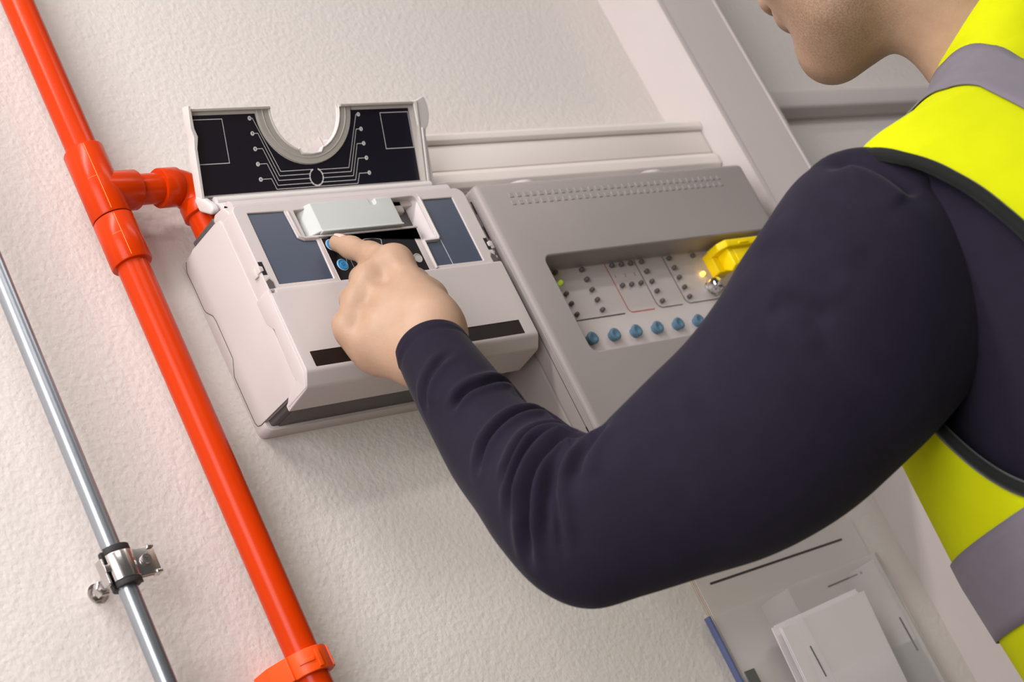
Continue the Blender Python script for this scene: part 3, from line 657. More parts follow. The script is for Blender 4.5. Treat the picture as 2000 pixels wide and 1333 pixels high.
# ------------------------------------------------------------------ grey fire panel
pn = thing('fire_panel', (1.29, 0, 1.40), 'grey fire alarm panel with indicator lamps, blue push buttons and a yellow flap', 'control panel')
PX0, PX1, PZ0, PZ1, PY = 1.1045, 1.4830, 1.392, 1.6672, -0.0900
door = link('panel_door', box_mesh(PX0, PX1, PY, -0.0600, PZ0, PZ1, 0.0058, 6), M_PANEL, pn, 45)
win = rounded([(1.1440, 1.4872), (1.4650, 1.4872), (1.4650, 1.5865), (1.1440, 1.5865)], .008, 6)
cut = bm_mesh(prism_bm(win, -0.1, -0.0605, 'y'))
boolean(door, [cut])
bv = door.modifiers.new('edge', 'BEVEL'); bv.width = 0.0016; bv.segments = 3; bv.limit_method = 'ANGLE'; bv.angle_limit = math.radians(60)
bx_ = link('panel_back_box', box_mesh(PX0 + .0025, PX1 - .0025, -0.0605, 0.0, PZ0 + .002, PZ1 - .003, .003, 3), M_PANEL, pn, 40)
# side seam, hinge notches and groove on the left flank of the door
prism('door_seam', [(-.0786, PZ0 + .006), (-.0779, PZ0 + .006), (-.0779, PZ1 - .012), (-.0786, PZ1 - .012)], PX0 - .0002, PX0 + .001, 'x', M_CORE, door)
for z0, z1 in ((1.6430, 1.6560), (1.6172, 1.6295)):
    box('hinge_slot', (PX0 - .0003, PX0 + .002, -.0782, -.0768, z0, z1), M_VOID, door)
    box('hinge_knuckle', (PX0 - .0022, PX0 + .002, -.0766, -.0600, z0 - .013, z1 - .002), M_PANEL, door, .0012)
box('flank_rib', (PX0 - .0012, PX0 + .002, -.0850, -.0838, PZ0 + .01, 1.6130), M_PANEL, door, .0005)
box('hinge_slot', (PX0 - .0003, PX0 + .002, -.0790, -.0776, 1.4195, 1.4245), M_VOID, door)
# embossed vent squares
vm = box_mesh(-.0025, .0025, -.0005, .0005, -.0022, .0022, .0002, 1)
v0 = None
for k in range(32):
    for x0, z in ((1.1425, 1.6519), (1.1410, 1.6440)):
        M = Matrix.Translation((x0 + k*.00945, PY, z))
        if v0 is None:
            v0 = link('vent_square', vm, M_PANEL, pn, 40); v0.matrix_basis = M
        else: copy_part(v0, pn, M)
# cable glands on top
for x in (1.187, 1.368):
    lathe('cable_gland', [(.0225, 0), (.0225, .006), (.0205, .0125), (.0135, .0165), (.006, .018), (0, .0182)], frame((x, -0.056, PZ1 - .004), (0, 0, 1)), M_WHITE, pn, 32)
# face with printed lines
fy = -0.0605
face = fplate('panel_face', rounded([(1.1442, 1.4874), (1.4648, 1.4874), (1.4648, 1.5863), (1.1442, 1.5863)], .008, 6), [], fy + .0010, .0012, M_PFACE, pn)
def prt(name, polys, m, w=.0010):
    bm = bmesh.new()
    for p in polys: ribbon(bm, p, w, .00015)
    me = bm_mesh(bm); me.transform(facing(fy - .0002)); return link(name, me, m, face)
prt('printed_line', [[(1.1718, 1.5370), (1.1745, 1.5335), (1.1765, 1.5322), (1.2413, 1.5320)]], M_DKPRINT, .0013)
prt('printed_line', [[(1.2478, 1.5862), (1.2480, 1.5365), (1.2490, 1.5340), (1.2516, 1.5322), (1.2829, 1.5320)]], M_REDPRINT)
prt('printed_line', [[(1.2890, 1.5862), (1.2889, 1.5375), (1.2905, 1.5340), (1.2940, 1.5321), (1.3235, 1.5320)]], M_DKPRINT)
prt('printed_line', [[(1.3300, 1.5862), (1.3300, 1.5365), (1.3318, 1.5338), (1.3346, 1.5321), (1.4350, 1.5318)]], M_DKPRINT)
for s, x, z, m in (('1', 1.2540, 1.5715, M_REDPRINT), ('2', 1.2675, 1.5713, M_REDPRINT), ('3', 1.2807, 1.5710, M_REDPRINT)):
    tm = text_mesh(s, .0050); tm.transform(facing(fy - .0003) @ Matrix.Translation((x, z, 0))); link('printed_number', tm, m, face)
# indicator lamps
lprof = [(.0022, 0), (.0022, .0028), (.0019, .0037), (.0011, .0043), (0, .0045)]
leds = [(1.1788, z, 0) for z in (1.5828, 1.5720, 1.5600, 1.5493, 1.5378)] + [(1.2134, z, 0) for z in (1.5823, 1.5716, 1.5604, 1.5495, 1.5387)]
leds += [(1.2548, 1.5826, 0), (1.2679, 1.5825, 0), (1.2809, 1.5824, 0), (1.2548, 1.5603, 0), (1.2677, 1.5602, 0), (1.2810, 1.5603, 0)]
leds += [(1.2966, z, 0) for z in (1.5826, 1.5716, 1.5603, 1.5495, 1.5384)] + [(1.3368, z, 0) for z in (1.5824, 1.5714, 1.5605, 1.5493, 1.5385)] + [(1.3722, 1.5821, 0), (1.3724, 1.5605, 2), (1.3877, 1.5606, 0)]
leds[1] = (1.1788, 1.5720, 1)
l0 = None
for x, z, k in leds:
    M = frame((x, fy - .0002, z), (0, -1, 0))
    if l0 is None:
        l0 = lathe('indicator_lamp', lprof, None, M_LED, pn, 16); l0.matrix_basis = M
    elif k == 0: copy_part(l0, pn, M)
    else:
        lathe('indicator_lamp', lprof, M, M_LEDG if k == 1 else M_LEDA, pn, 16, label='lit green indicator lamp' if k == 1 else 'lit amber indicator lamp')
# push buttons
b0 = None
bprof = [(.0050, 0), (.0050, .0030), (.0058, .0036), (.0062, .0050), (.0060, .0062), (.0050, .0069), (.0036, .0068), (.0018, .0062), (0, .0060)]
for k in range(8):
    M = frame((1.1794 + k*.0297, fy - .0002, 1.5108), (0, -1, 0))
    if b0 is None:
        b0 = lathe('push_button', bprof, None, M_PUSH, pn, 28); b0.matrix_basis = M
    else: copy_part(b0, pn, M)
# yellow flap over a key switch
fb = prism('yellow_flap', rounded([(1.3850, 1.5545), (1.4480, 1.5540), (1.4480, 1.5790), (1.3850, 1.5795)], .002), -0.0720, fy - .0002, 'y', M_YELLOW, pn, .001)
prism('flap_body', [(-.0720, 1.5555), (-.0800, 1.5500), (-.0880, 1.5530), (-.0880, 1.5745), (-.0720, 1.5785)], 1.3925, 1.4440, 'x', M_YELLOW, fb, .0015)
prism('flap_window', [(-.0878, 1.5565), (-.0886, 1.5565), (-.0886, 1.5700), (-.0878, 1.5700)], 1.4000, 1.4360, 'x', M_YELLOW, fb, .0003)
prism('flap_top', rounded([(1.3835, -.0700), (1.3835, -.0850), (1.3900, -.0925), (1.4420, -.0925), (1.4500, -.0850), (1.4500, -.0700)], [0, .003, .003, .003, .003, 0]), 1.5715, 1.5795, 'z', M_YELLOW, fb, .0012)
box('flap_thumb_rib', (1.4080, 1.4230, -.0935, -.0900, 1.5735, 1.5755), M_YELLOW, fb, .0005)
# chrome key lock with its key
lk = lathe('key_lock', [(.0085, 0), (.0085, .0020), (.0075, .0030), (.0075, .0100), (.0060, .0125), (.0030, .0128), (0, .0128)], frame((1.3745, fy - .0002, 1.5440), (0, -1, 0)), M_CHROME, pn, 28)
kb = rounded([(-.0035, 0), (.0035, 0), (.0040, .006), (.0095, .0100), (.0100, .0210), (.0050, .0260), (-.0050, .0260), (-.0100, .0210), (-.0095, .0100), (-.0040, .006)], .003, 4)
me = plate_mesh(kb, [circle(0, .0185, .0022, 16)], .0020, .0004)
me.transform(frame((1.3745, fy - .0110, 1.5445), (.62, .30, -.72), (.77, -.1, .62)))
link('key', me, M_KEY, lk, 40)

# ------------------------------------------------------------------ notices and document holder low on the wall
nt_ = []
for k, (dx, dz, m, lab_) in enumerate(((0, 0, M_KRAFT, 'yellowed sheet at the back of the notices on the wall'), (.0008, -.0006, M_KRAFT, 'yellowed sheet second from the back of the notices on the wall'), (.0016, .0002, M_NOTICE, 'grey-white notice sheet with black ruled lines, foremost on the wall'))):
    y0 = -.0004 - k*.0014
    t = tag(fplate('notice_sheet', rounded([(1.2190 + dx, 1.02 + dz), (1.4660 + dx, 1.02 + dz), (1.4660 + dx, 1.3020 + dz), (1.2190 + dx, 1.3020 + dz)], [.002, .002, .008, .002]), [], y0, .0011, m), lab_, 'paper', 'sheets pinned under the holder')
bm = bmesh.new(); ribbon(bm, [(1.2365, 1.2785), (1.4400, 1.2800)], .0022, .0002); ribbon(bm, [(1.3850, 1.2405), (1.4350, 1.2425)], .0014, .0002)
ribbon(bm, [(1.4398, 1.2425), (1.4425, 1.2428)], .0024, .0002)
me = bm_mesh(bm); me.transform(facing(-.00435)); link('printed_line', me, M_DKPRINT, t)
hd = thing('document_holder', (1.34, 0, 1.00), 'clear acrylic document holder on the wall below the panel', 'holder')
fplate('holder_back', rounded([(1.2090, 0.98), (1.4720, 0.98), (1.4720, 1.2560), (1.4500, 1.2560), (1.2090, 1.2500)], [.002, .002, .002, .002, .002]), [], -.0075, .0025, M_ACRYL, hd, .0004)
box('holder_edge', (1.2070, 1.2105, -.0105, -.0045, 0.98, 1.2500), M_ACRBLUE, hd, .0005)
box('holder_edge', (1.4715, 1.4728, -.0102, -.0070, 0.98, 1.2560), M_GREYPL, hd, .0003)
for x in (1.2790, 1.4130):
    box('holder_side', (x - .0013, x + .0013, -.0460, -.0100, 0.98, 1.2440), M_ACRYL, hd, .0005)
box('holder_mark', (1.4143, 1.4152, -.0400, -.0385, 1.150, 1.185), M_CORE, hd)
box('holder_mark', (1.2777, 1.2786, -.0400, -.0390, 1.160, 1.190), M_CORE, hd)
box('holder_front', (1.2790, 1.4130, -.0480, -.0458, 0.98, 1.1600), M_ACRYL, hd, .0005)
box('holder_floor', (1.2790, 1.4130, -.0460, -.0100, 0.98, 0.983), M_ACRYL, hd, .0005)
shs = [('white sheet at the back of the stack in the clear holder', -.0140, 1.2705, 1.3960, 1.2270), ('white sheet second from the back of the stack in the clear holder', -.0190, 1.2600, 1.3870, 1.2250), ('white sheet third from the back of the stack in the clear holder', -.0240, 1.2640, 1.3840, 1.2220), ('blank white sheet foremost in the stack in the clear holder', -.0300, 1.2590, 1.3850, 1.2200)]
for k, (lb, y, x0, x1, z1) in enumerate(shs):
    bm = bmesh.new()
    nx, nz = 2, 12
    g = [[None]*(nz+1) for _ in range(nx+1)]
    for i in range(nx+1):
        for j in range(nz+1):
            u = i/nx; w = j/nz; z = 0.99 + (z1 - 0.99 - (.0060*(1-u)))*w
            g[i][j] = bm.verts.new((x0 + (x1-x0)*u, y - .010*w*w + .004*(1-u)*w, z))
    for i in range(nx):
        for j in range(nz): bm.faces.new((g[i][j], g[i+1][j], g[i+1][j+1], g[i][j+1]))
    r = bmesh.ops.extrude_face_region(bm, geom=list(bm.faces))
    bmesh.ops.translate(bm, verts=[v for v in r['geom'] if isinstance(v, bmesh.types.BMVert)], vec=(0, .0010, 0))
    sh = tag(link('paper_sheet', bm_mesh(bm), M_PAPER, None, 30), lb, 'paper', 'sheets in the clear holder')
tag(box('dark_card', (1.2160, 1.2290, -.0115, -.0102, 1.05, 1.1935), M_BOOK), 'small dark grey-green card behind the left edge of the holder', 'card')

# ------------------------------------------------------------------ the worker: one continuous body grown from a blended distance field
class Field:
    def __init__(self): self.p = []
    def cap(self, a, b, ra, rb=None, k=.012): self.p.append(('c', np.array(a, float), np.array(b, float), ra, ra if rb is None else rb, k))
    def ell(self, c, r, ax=None, k=.012, sub=False): self.p.append(('s' if sub else 'e', np.array(c, float), np.array(r, float), np.eye(3) if ax is None else np.array(ax, float), k))
    def chain(self, pts, rads, k=.012):
        for a, b, ra, rb in zip(pts[:-1], pts[1:], rads[:-1], rads[1:]): self.cap(a, b, ra, rb, k)
    @staticmethod
    def dist(q, X, Y, Z):
        if q[0] == 'c':
            _, a, b, ra, rb, k = q
            d = b - a; L2 = d @ d + 1e-12
            t = np.clip(((X-a[0])*d[0] + (Y-a[1])*d[1] + (Z-a[2])*d[2]) / L2, 0, 1)
            return np.sqrt((X-a[0]-t*d[0])**2 + (Y-a[1]-t*d[1])**2 + (Z-a[2]-t*d[2])**2) - (ra + (rb-ra)*t)
        _, c, r, ax, k = q
        u = [((X-c[0])*ax[i][0] + (Y-c[1])*ax[i][1] + (Z-c[2])*ax[i][2]) for i in range(3)]
        k0 = np.sqrt(sum((u[i]/r[i])**2 for i in range(3))) + 1e-9
        k1 = np.sqrt(sum((u[i]/r[i]**2)**2 for i in range(3))) + 1e-9
        return k0*(k0-1)/k1
    def merge(self, g, d, q):
        k = q[-1]
        if q[0] == 's':
            h = np.maximum(k - np.abs(-d - g), 0) / k
            return np.maximum(g, -d) + h*h*k/4
        h = np.maximum(k - np.abs(g - d), 0) / k
        return np.minimum(g, d) - h*h*k/4
    def bounds(self, q):
        if q[0] == 'c':
            r = max(q[3], q[4]) + q[5] + .008
            return np.minimum(q[1], q[2]) - r, np.maximum(q[1], q[2]) + r
        r = max(q[2]) + q[4] + .008
        return q[1] - r, q[1] + r
    def at(self, P):
        g = np.full(len(P), 1.0)
        for q in self.p:
            lo, hi = self.bounds(q)
            m = np.all((P >= lo) & (P <= hi), axis=1)
            if m.any():
                S = P[m]; g[m] = self.merge(g[m], self.dist(q, S[:, 0], S[:, 1], S[:, 2]), q)
        return g
    def mesh(self, h):
        B = [self.bounds(q) for q in self.p if q[0] != 's']
        lo = np.min([b[0] for b in B], 0) - 2*h; hi = np.max([b[1] for b in B], 0) + 2*h
        n = np.ceil((hi - lo) / h).astype(int) + 1
        g = np.full(n, 1.0, np.float32)
        axs = [lo[i] + h*np.arange(n[i]) for i in range(3)]
        for q in self.p:
            a, b = self.bounds(q)
            i0 = np.clip(((a - lo)/h).astype(int), 0, n-1); i1 = np.clip(((b - lo)/h).astype(int) + 2, 1, n)
            sl = tuple(slice(i0[i], i1[i]) for i in range(3))
            X = axs[0][sl[0]][:, None, None]; Y = axs[1][sl[1]][None, :, None]; Z = axs[2][sl[2]][None, None, :]
            g[sl] = self.merge(g[sl], self.dist(q, X, Y, Z), q)
        s = (g < 0)
        c = np.zeros(n - 1, np.int8)
        for dx in (0, 1):
            for dy in (0, 1):
                for dz in (0, 1): c += s[dx:n[0]-1+dx, dy:n[1]-1+dy, dz:n[2]-1+dz]
        act = np.argwhere((c > 0) & (c < 8))
        vid = np.full(n - 1, -1, np.int32); vid[act[:, 0], act[:, 1], act[:, 2]] = np.arange(len(act))
        acc = np.zeros((len(act), 3)); cnt = np.zeros(len(act))
        cor = [(x, y, z) for x in (0, 1) for y in (0, 1) for z in (0, 1)]
        for i in range(8):
            for j in range(i+1, 8):
                a, b = np.array(cor[i]), np.array(cor[j])
                if abs(a-b).sum() != 1: continue
                ga = g[tuple((act + a).T)].astype(float); gb = g[tuple((act + b).T)].astype(float)
                m = (ga < 0) != (gb < 0)
                t = np.where(m, ga / (ga - gb + 1e-12), 0)
                acc += np.where(m[:, None], a + (b - a)*t[:, None], 0); cnt += m
        V = lo + h*(act + acc/cnt[:, None])
        F = []
        for ax in range(3):
            sa = [slice(None)]*3; sb = [slice(None)]*3
            sa[ax] = slice(0, n[ax]-1); sb[ax] = slice(1, n[ax])
            df = s[tuple(sa)] != s[tuple(sb)]
            e = np.argwhere(df)
            o1, o2 = [(1, 2), (2, 0), (0, 1)][ax]
            e = e[(e[:, o1] > 0) & (e[:, o2] > 0) & (e[:, o1] < n[o1]-1) & (e[:, o2] < n[o2]-1)]
            def cell(d1, d2):
                q = e.copy(); q[:, o1] -= d1; q[:, o2] -= d2; return vid[q[:, 0], q[:, 1], q[:, 2]]
            quad = np.stack([cell(1, 1), cell(0, 1), cell(0, 0), cell(1, 0)], 1)
            inside = s[e[:, 0], e[:, 1], e[:, 2]]
            quad[~inside] = quad[~inside][:, ::-1]
            F.append(quad)
        F = np.concatenate(F)
        for it in range(3):          # pull the vertices onto the true surface
            e = h*.4
            g0 = self.at(V)
            G = np.stack([(self.at(V + e*np.eye(3)[i]) - g0)/e for i in range(3)], 1)
            gn = np.maximum((G**2).sum(1), .2)
            V = V - np.clip(g0/gn, -h*.5, h*.5)[:, None]*G
        return V, F

def mesh_np(V, F, name='m'):
    me = bpy.data.meshes.new(name)
    me.vertices.add(len(V)); me.vertices.foreach_set('co', np.asarray(V, np.float32).ravel())
    F = np.asarray(F, np.int32); nf, k = F.shape
    me.loops.add(nf*k); me.loops.foreach_set('vertex_index', F.ravel())
    me.polygons.add(nf); me.polygons.foreach_set('loop_start', np.arange(0, nf*k, k, dtype=np.int32))
    me.polygons.foreach_set('use_smooth', np.ones(nf, bool))
    me.update(calc_edges=True); me.validate()
    return me

TX, TY = 1.200, -0.536          # trunk centre; the worker faces the wall, turned a little to the right
YAW = math.radians(-12)
def rot(P):
    P = np.asarray(P, float); Q = P.copy(); x = P[..., 0] - TX; y = P[..., 1] - TY
    Q[..., 0] = TX + x*math.cos(YAW) - y*math.sin(YAW); Q[..., 1] = TY + x*math.sin(YAW) + y*math.cos(YAW); return Q
body = Field()
# head frame: F forwards, L to the worker's left, U up
HF = np.array((-0.236, 0.972, 0.0)); HF /= np.linalg.norm(HF); HL = np.array((-0.972, -0.236, 0.0)); HL /= np.linalg.norm(HL); HU = np.cross(HF, HL) * -1
if HU[2] < 0: HU = -HU
HO = np.array((1.1549, -0.4264, 1.5314)) - HF*.080 + HU*.121
def H(f, l, u): return HO + HF*f + HL*l + HU*u
HAX = np.stack([HF, HL, HU])
body.ell(H(-.012, 0, .045), (.098, .076, .082), HAX)                       # skull
body.ell(H(.020, 0, -.010), (.074, .066, .080), HAX, .03)                  # face block
for s in (-1, 1):
    body.cap(H(-.010, s*.052, -.020), H(.002, s*.050, -.066), .017, .015, .03)      # ramus of the jaw
    body.chain([H(.002, s*.050, -.066), H(.040, s*.037, -.092), H(.074, s*.013, -.107)], [.015, .0155, .014], .03)
    body.ell(H(.050, s*.042, -.035), (.030, .022, .028), HAX, .03)         # cheek
    body.ell(H(-.008, s*.075, -.004), (.017, .006, .031), HAX, .006)       # ear
    body.ell(H(-.004, s*.081, -.004), (.009, .004, .018), HAX, .004, True)
    body.ell(H(.080, s*.032, .022), (.014, .019, .013), HAX, .012, True)   # eye socket
    body.cap(H(.086, s*.012, .036), H(.076, s*.045, .038), .008, .007, .014)         # brow
body.ell(H(.030, 0, -.075), (.055, .045, .035), HAX, .03)                  # lower face
body.ell(H(.078, 0, -.105), (.0135, .018, .0145), HAX, .016)               # chin
body.ell(H(.070, 0, -.050), (.022, .027, .022), HAX, .018)                 # muzzle
body.chain([H(.092, 0, .042), H(.104, 0, .020), H(.109, 0, .000)], [.009, .0095, .0125], .012)   # nose
for s in (-1, 1): body.ell(H(.097, s*.013, -.006), (.011, .007, .009), HAX, .006)
body.ell(H(.0905, 0, -.0430), (.0090, .021, .0080), HAX, .008)             # upper lip
body.ell(H(.0865, 0, -.0630), (.0085, .019, .0075), HAX, .006)             # lower lip
body.ell(H(.096, 0, -.0530), (.0120, .027, .0018), HAX, .003, True)        # mouth line
body.ell(H(.087, 0, -.0800), (.0060, .018, .0065), HAX, .008, True)        # fold under the lip
# neck and trunk
NB = rot((TX + .026, TY + .010, 1.440))
body.cap(rot((TX, TY, 1.30)), NB, .070, .046, .03)
body.cap(NB + np.array((.004, -.004, .0)), NB + np.array((.008, .000, .080)), .050, .047, .03)
body.cap(NB + np.array((.008, .000, .080)), H(-.054, 0, -.020), .047, .050, .03)
body.cap(H(-.030, 0, -.088), NB + np.array((-.008, .022, .035)), .032, .030, .03)
body.cap(H(.048, 0, -.095), H(-.038, 0, -.090), .025, .033, .03)
body.cap(NB + np.array((-.01, .02, .02)), H(-.012, 0, -.075), .040, .036, .03)
for s in (-1, 1): body.cap(H(-.030, s*.050, -.045), NB + np.array((-s*.016, .036, 0.0)), .014, .012, .03)
body.cap((TX, TY, 1.30), (TX, TY, 1.02), .082, .090, .03)
for s in (-1, 1):
    body.cap(rot((TX + s*.06, TY, 1.31)), rot((TX + s*.055, TY, 1.00)), .070, .078, .03)
    body.cap(NB, rot((TX + s*.12, TY + .000, 1.365)), .030, .030, .03)
# left arm, from the shoulder to the wrist
SH = np.array((1.0312, -0.4582, 1.3522)); ELB = np.array((0.8576, -0.2803, 1.2943)); WR = np.array((0.8953, -0.1670, 1.4824))
body.cap(SH, ELB, .036, .028, .03)
body.chain([ELB, np.array((0.8734, -0.2093, 1.3853)), WR], [.025, .020, .0225], .02)
# left hand: metacarpals, fingers, thumb
def hp(px): return np.array(px)
MC = {}
IDX = [hp((0.9156, -0.1494, 1.5638)), hp((0.9213, -0.1240, 1.5882)), hp((0.9248, -0.1045, 1.6073)), hp((0.9239, -0.0936, 1.6189))]
MID = [hp((0.8946, -0.1397, 1.5572)), hp((0.9127, -0.1141, 1.5728)), hp((0.9238, -0.1057, 1.5623)), hp((0.9251, -0.1096, 1.5477))]
RIN = [hp((0.8789, -0.1347, 1.5425)), hp((0.8972, -0.1095, 1.5583)), hp((0.9089, -0.1011, 1.5464)), hp((0.9106, -0.1059, 1.5328))]
LIT = [hp((0.8636, -0.1314, 1.5235)), hp((0.8779, -0.1104, 1.5381)), hp((0.8904, -0.1011, 1.5290)), hp((0.8934, -0.1055, 1.5184))]
K = .010
body.cap(WR, hp((0.8997, -0.1721, 1.4968)), .0225, .0195, K)
body.cap(hp((0.9004, -0.1695, 1.4893)), hp((0.8902, -0.1605, 1.4798)), .0195, .0215, K)
for F_, rb, rm, st in ((IDX, .0190, .0138, (0.9013, -0.1720, 1.4994)), (MID, .0210, .0135, (0.9002, -0.1715, 1.4876)), (RIN, .0205, .0128, (0.8922, -0.1637, 1.4821)), (LIT, .0190, .0118, (0.8853, -0.1567, 1.4792))):
    body.cap(hp(st), F_[0], rb, rm, .016)
body.cap(IDX[0], LIT[0], .0100, .0095, .012)
body.cap(hp((0.9032, -0.1578, 1.5207)), hp((0.8798, -0.1422, 1.5103)), .0160, .0150, .016)
body.ell(hp((0.8770, -0.1328, 1.5027)), (.018, .018, .020), None, .020)            # heel of the hand on the little finger side
body.ell(hp((0.9142, -0.1532, 1.5620)), (.0115, .0115, .0115), None, .010)        # knuckle
for px_ in ((0.8889, -0.1606, 1.5529), (0.8692, -0.1524, 1.5419), (0.8541, -0.1490, 1.5258)): body.ell(px_, (.006, .006, .0085), None, .013, True)
body.chain(IDX, [.0132, .0098, .0084, .0074], .006)
body.chain(MID, [.0132, .0104, .0090, .0080], .004)
body.chain(RIN, [.0126, .0100, .0086, .0076], .004)
body.chain(LIT, [.0114, .0090, .0078, .0070], .004)
THB = [hp((0.9066, -0.1659, 1.5070)), hp((0.9264, -0.1556, 1.5258)), hp((0.9395, -0.1353, 1.5511)), hp((0.9414, -0.1207, 1.5679))]
body.chain(THB, [.0180, .0125, .0105, .0090], .014)
# right arm hanging on the far side
SR_ = rot((TX + .165, TY, 1.365)); ER_ = rot((TX + .245, TY - .02, 1.095)); WR_ = rot((TX + .22, TY + .10, 0.870))
body.cap(SR_, ER_, .046, .036, .03); body.chain([ER_, WR_], [.036, .024], .03)
body.chain([WR_, WR_ + np.array((-.005, .035, -.075))], [.024, .030], .02)
for k in range(4):
    a = WR_ + np.array((-.028 + .019*k, .035 + .004*k, -.085)); b = a + np.array((-.004, .010, -.040)); c = b + np.array((-.006, -.004, -.032))
    body.chain([a, b, c], [.0095, .0085, .0072], .006)
body.chain([WR_ + np.array((-.02, .02, -.02)), WR_ + np.array((-.050, .035, -.050)), WR_ + np.array((-.055, .040, -.085))], [.013, .0115, .009], .01)

BV, BF = body.mesh(0.0026)
person = thing('person', (TX, TY, 0.0), 'worker in a navy top and yellow hi-vis vest pressing a button on the detector', 'person')
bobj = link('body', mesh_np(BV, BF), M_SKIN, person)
q = (BV - HO) @ HAX.T            # face shade painted into the skin colour on jaw, chin and upper lip
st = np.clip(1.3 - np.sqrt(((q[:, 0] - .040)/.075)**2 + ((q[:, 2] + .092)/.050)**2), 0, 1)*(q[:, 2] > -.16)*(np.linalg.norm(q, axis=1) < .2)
sa = bobj.data.attributes.new('jaw_shade', 'FLOAT', 'POINT'); sa.data.foreach_set('value', st.astype(np.float32))
# fingernail on the pointing finger
nd = IDX[3] - IDX[2]; nd /= np.linalg.norm(nd)
view = np.array((0.0, -1.10, 1.05)) - IDX[3]; view /= np.linalg.norm(view)
nup = np.array((0.25, -.45, .86)); nup = nup - nd*(nup @ nd); nup /= np.linalg.norm(nup); nside = np.cross(nd, nup)
bm = bmesh.new(); g = []
for i in range(7):
    row = []
    for j in range(7):
        a = (j-3)/3*.85; t = (i-3)/3
        w = 1.0 if t < .3 else math.sqrt(max(0.05, 1 - ((t-.3)/.75)**2))
        P = IDX[3] - nd*(.0015) + nd*t*.0058 + nside*math.sin(a*w)*.0078 + nup*(math.cos(a*w)*.0078 + .0002 - .0009*max(0, t)**2)
        row.append(bm.verts.new(P))
    g.append(row)
for i in range(6):
    for j in range(6): bm.faces.new((g[i][j], g[i][j+1], g[i+1][j+1], g[i+1][j]))
link('fingernail', bm_mesh(bm), M_NAIL, person, 60)
# eyes and hair
for s in (-1, 1):
    e = lathe('eye', [(0.0118*math.sin(a), 0.0118*math.cos(a)) if 0 < k < 12 else (0, 0.0118*math.cos(a)) for k, a in enumerate([PI*q/12 for q in range(13)])], frame(H(.070, s*.032, .021), HF), M_EYE, person, 24, 60)
    lathe('iris', [(.0056, .0104), (.0050, .0112), (0, .0122)], frame(H(.070, s*.032, .021), HF), M_IRIS, e, 20)
hf = Field()
hf.ell(H(-.018, 0, .055), (.102, .082, .084), HAX); hf.ell(H(-.055, 0, -.005), (.055, .066, .060), HAX, .02)
hf.ell(H(.085, 0, -.020), (.075, .090, .090), HAX, .01, True)
for s in (-1, 1): hf.ell(H(.030, s*.090, -.040), (.062, .040, .050), HAX, .01, True)
HV, HFc = hf.mesh(0.004)
rr_ = np.random.RandomState(3)
link('hair', mesh_np(HV, HFc), M_HAIR, person)

# ---- navy top: trunk and two sleeves with their folds
def catmull(P, n):
    P = np.asarray(P, float); P = np.vstack([2*P[0]-P[1], P, 2*P[-1]-P[-2]]); out = []
    for i in range(1, len(P)-2):
        for t in np.linspace(0, 1, n, endpoint=False):
            out.append(.5*((2*P[i]) + (-P[i-1]+P[i+1])*t + (2*P[i-1]-5*P[i]+4*P[i+1]-P[i+2])*t*t + (-P[i-1]+3*P[i]-3*P[i+1]+P[i+2])*t**3))
    out.append(P[-2]); return np.array(out)
def loft(stations, n_len, n_ang):
    """stations: (outer edge point, inner edge point, depth ratio); rings of ellipses through them"""
    A = catmull([s[0] for s in stations], n_len); B = catmull([s[1] for s in stations], n_len)
    Q = catmull([[s[2], 0, 0] for s in stations], n_len)[:, 0]
    C = (A + B)/2; W = (B - A)/2
    T = np.gradient(C, axis=0); T /= np.linalg.norm(T, axis=1)[:, None]
    D = np.cross(T, W); D /= np.linalg.norm(D, axis=1)[:, None]; D *= (np.linalg.norm(W, axis=1)*Q)[:, None]
    th = np.linspace(0, 2*PI, n_ang, endpoint=False)
    return C[:, None, :] + W[:, None, :]*np.cos(th)[None, :, None] + D[:, None, :]*np.sin(th)[None, :, None]
def grid_faces(n, m, wrap=True):
    F = []
    i, j = np.meshgrid(np.arange(n-1), np.arange(m if wrap else m-1), indexing='ij')
    j2 = (j+1) % m
    return np.stack([i*m+j, i*m+j2, (i+1)*m+j2, (i+1)*m+j], -1).reshape(-1, 4)
def grid_normals(G):
    du = np.gradient(G, axis=0); dv = np.roll(G, -1, 1) - np.roll(G, 1, 1)
    N = np.cross(du, dv); N /= np.linalg.norm(N, axis=2)[:, :, None] + 1e-12
    c = G.mean(1, keepdims=True)
    sgn = np.sign(((G - c)*N).sum(2, keepdims=True).mean()); return N*sgn
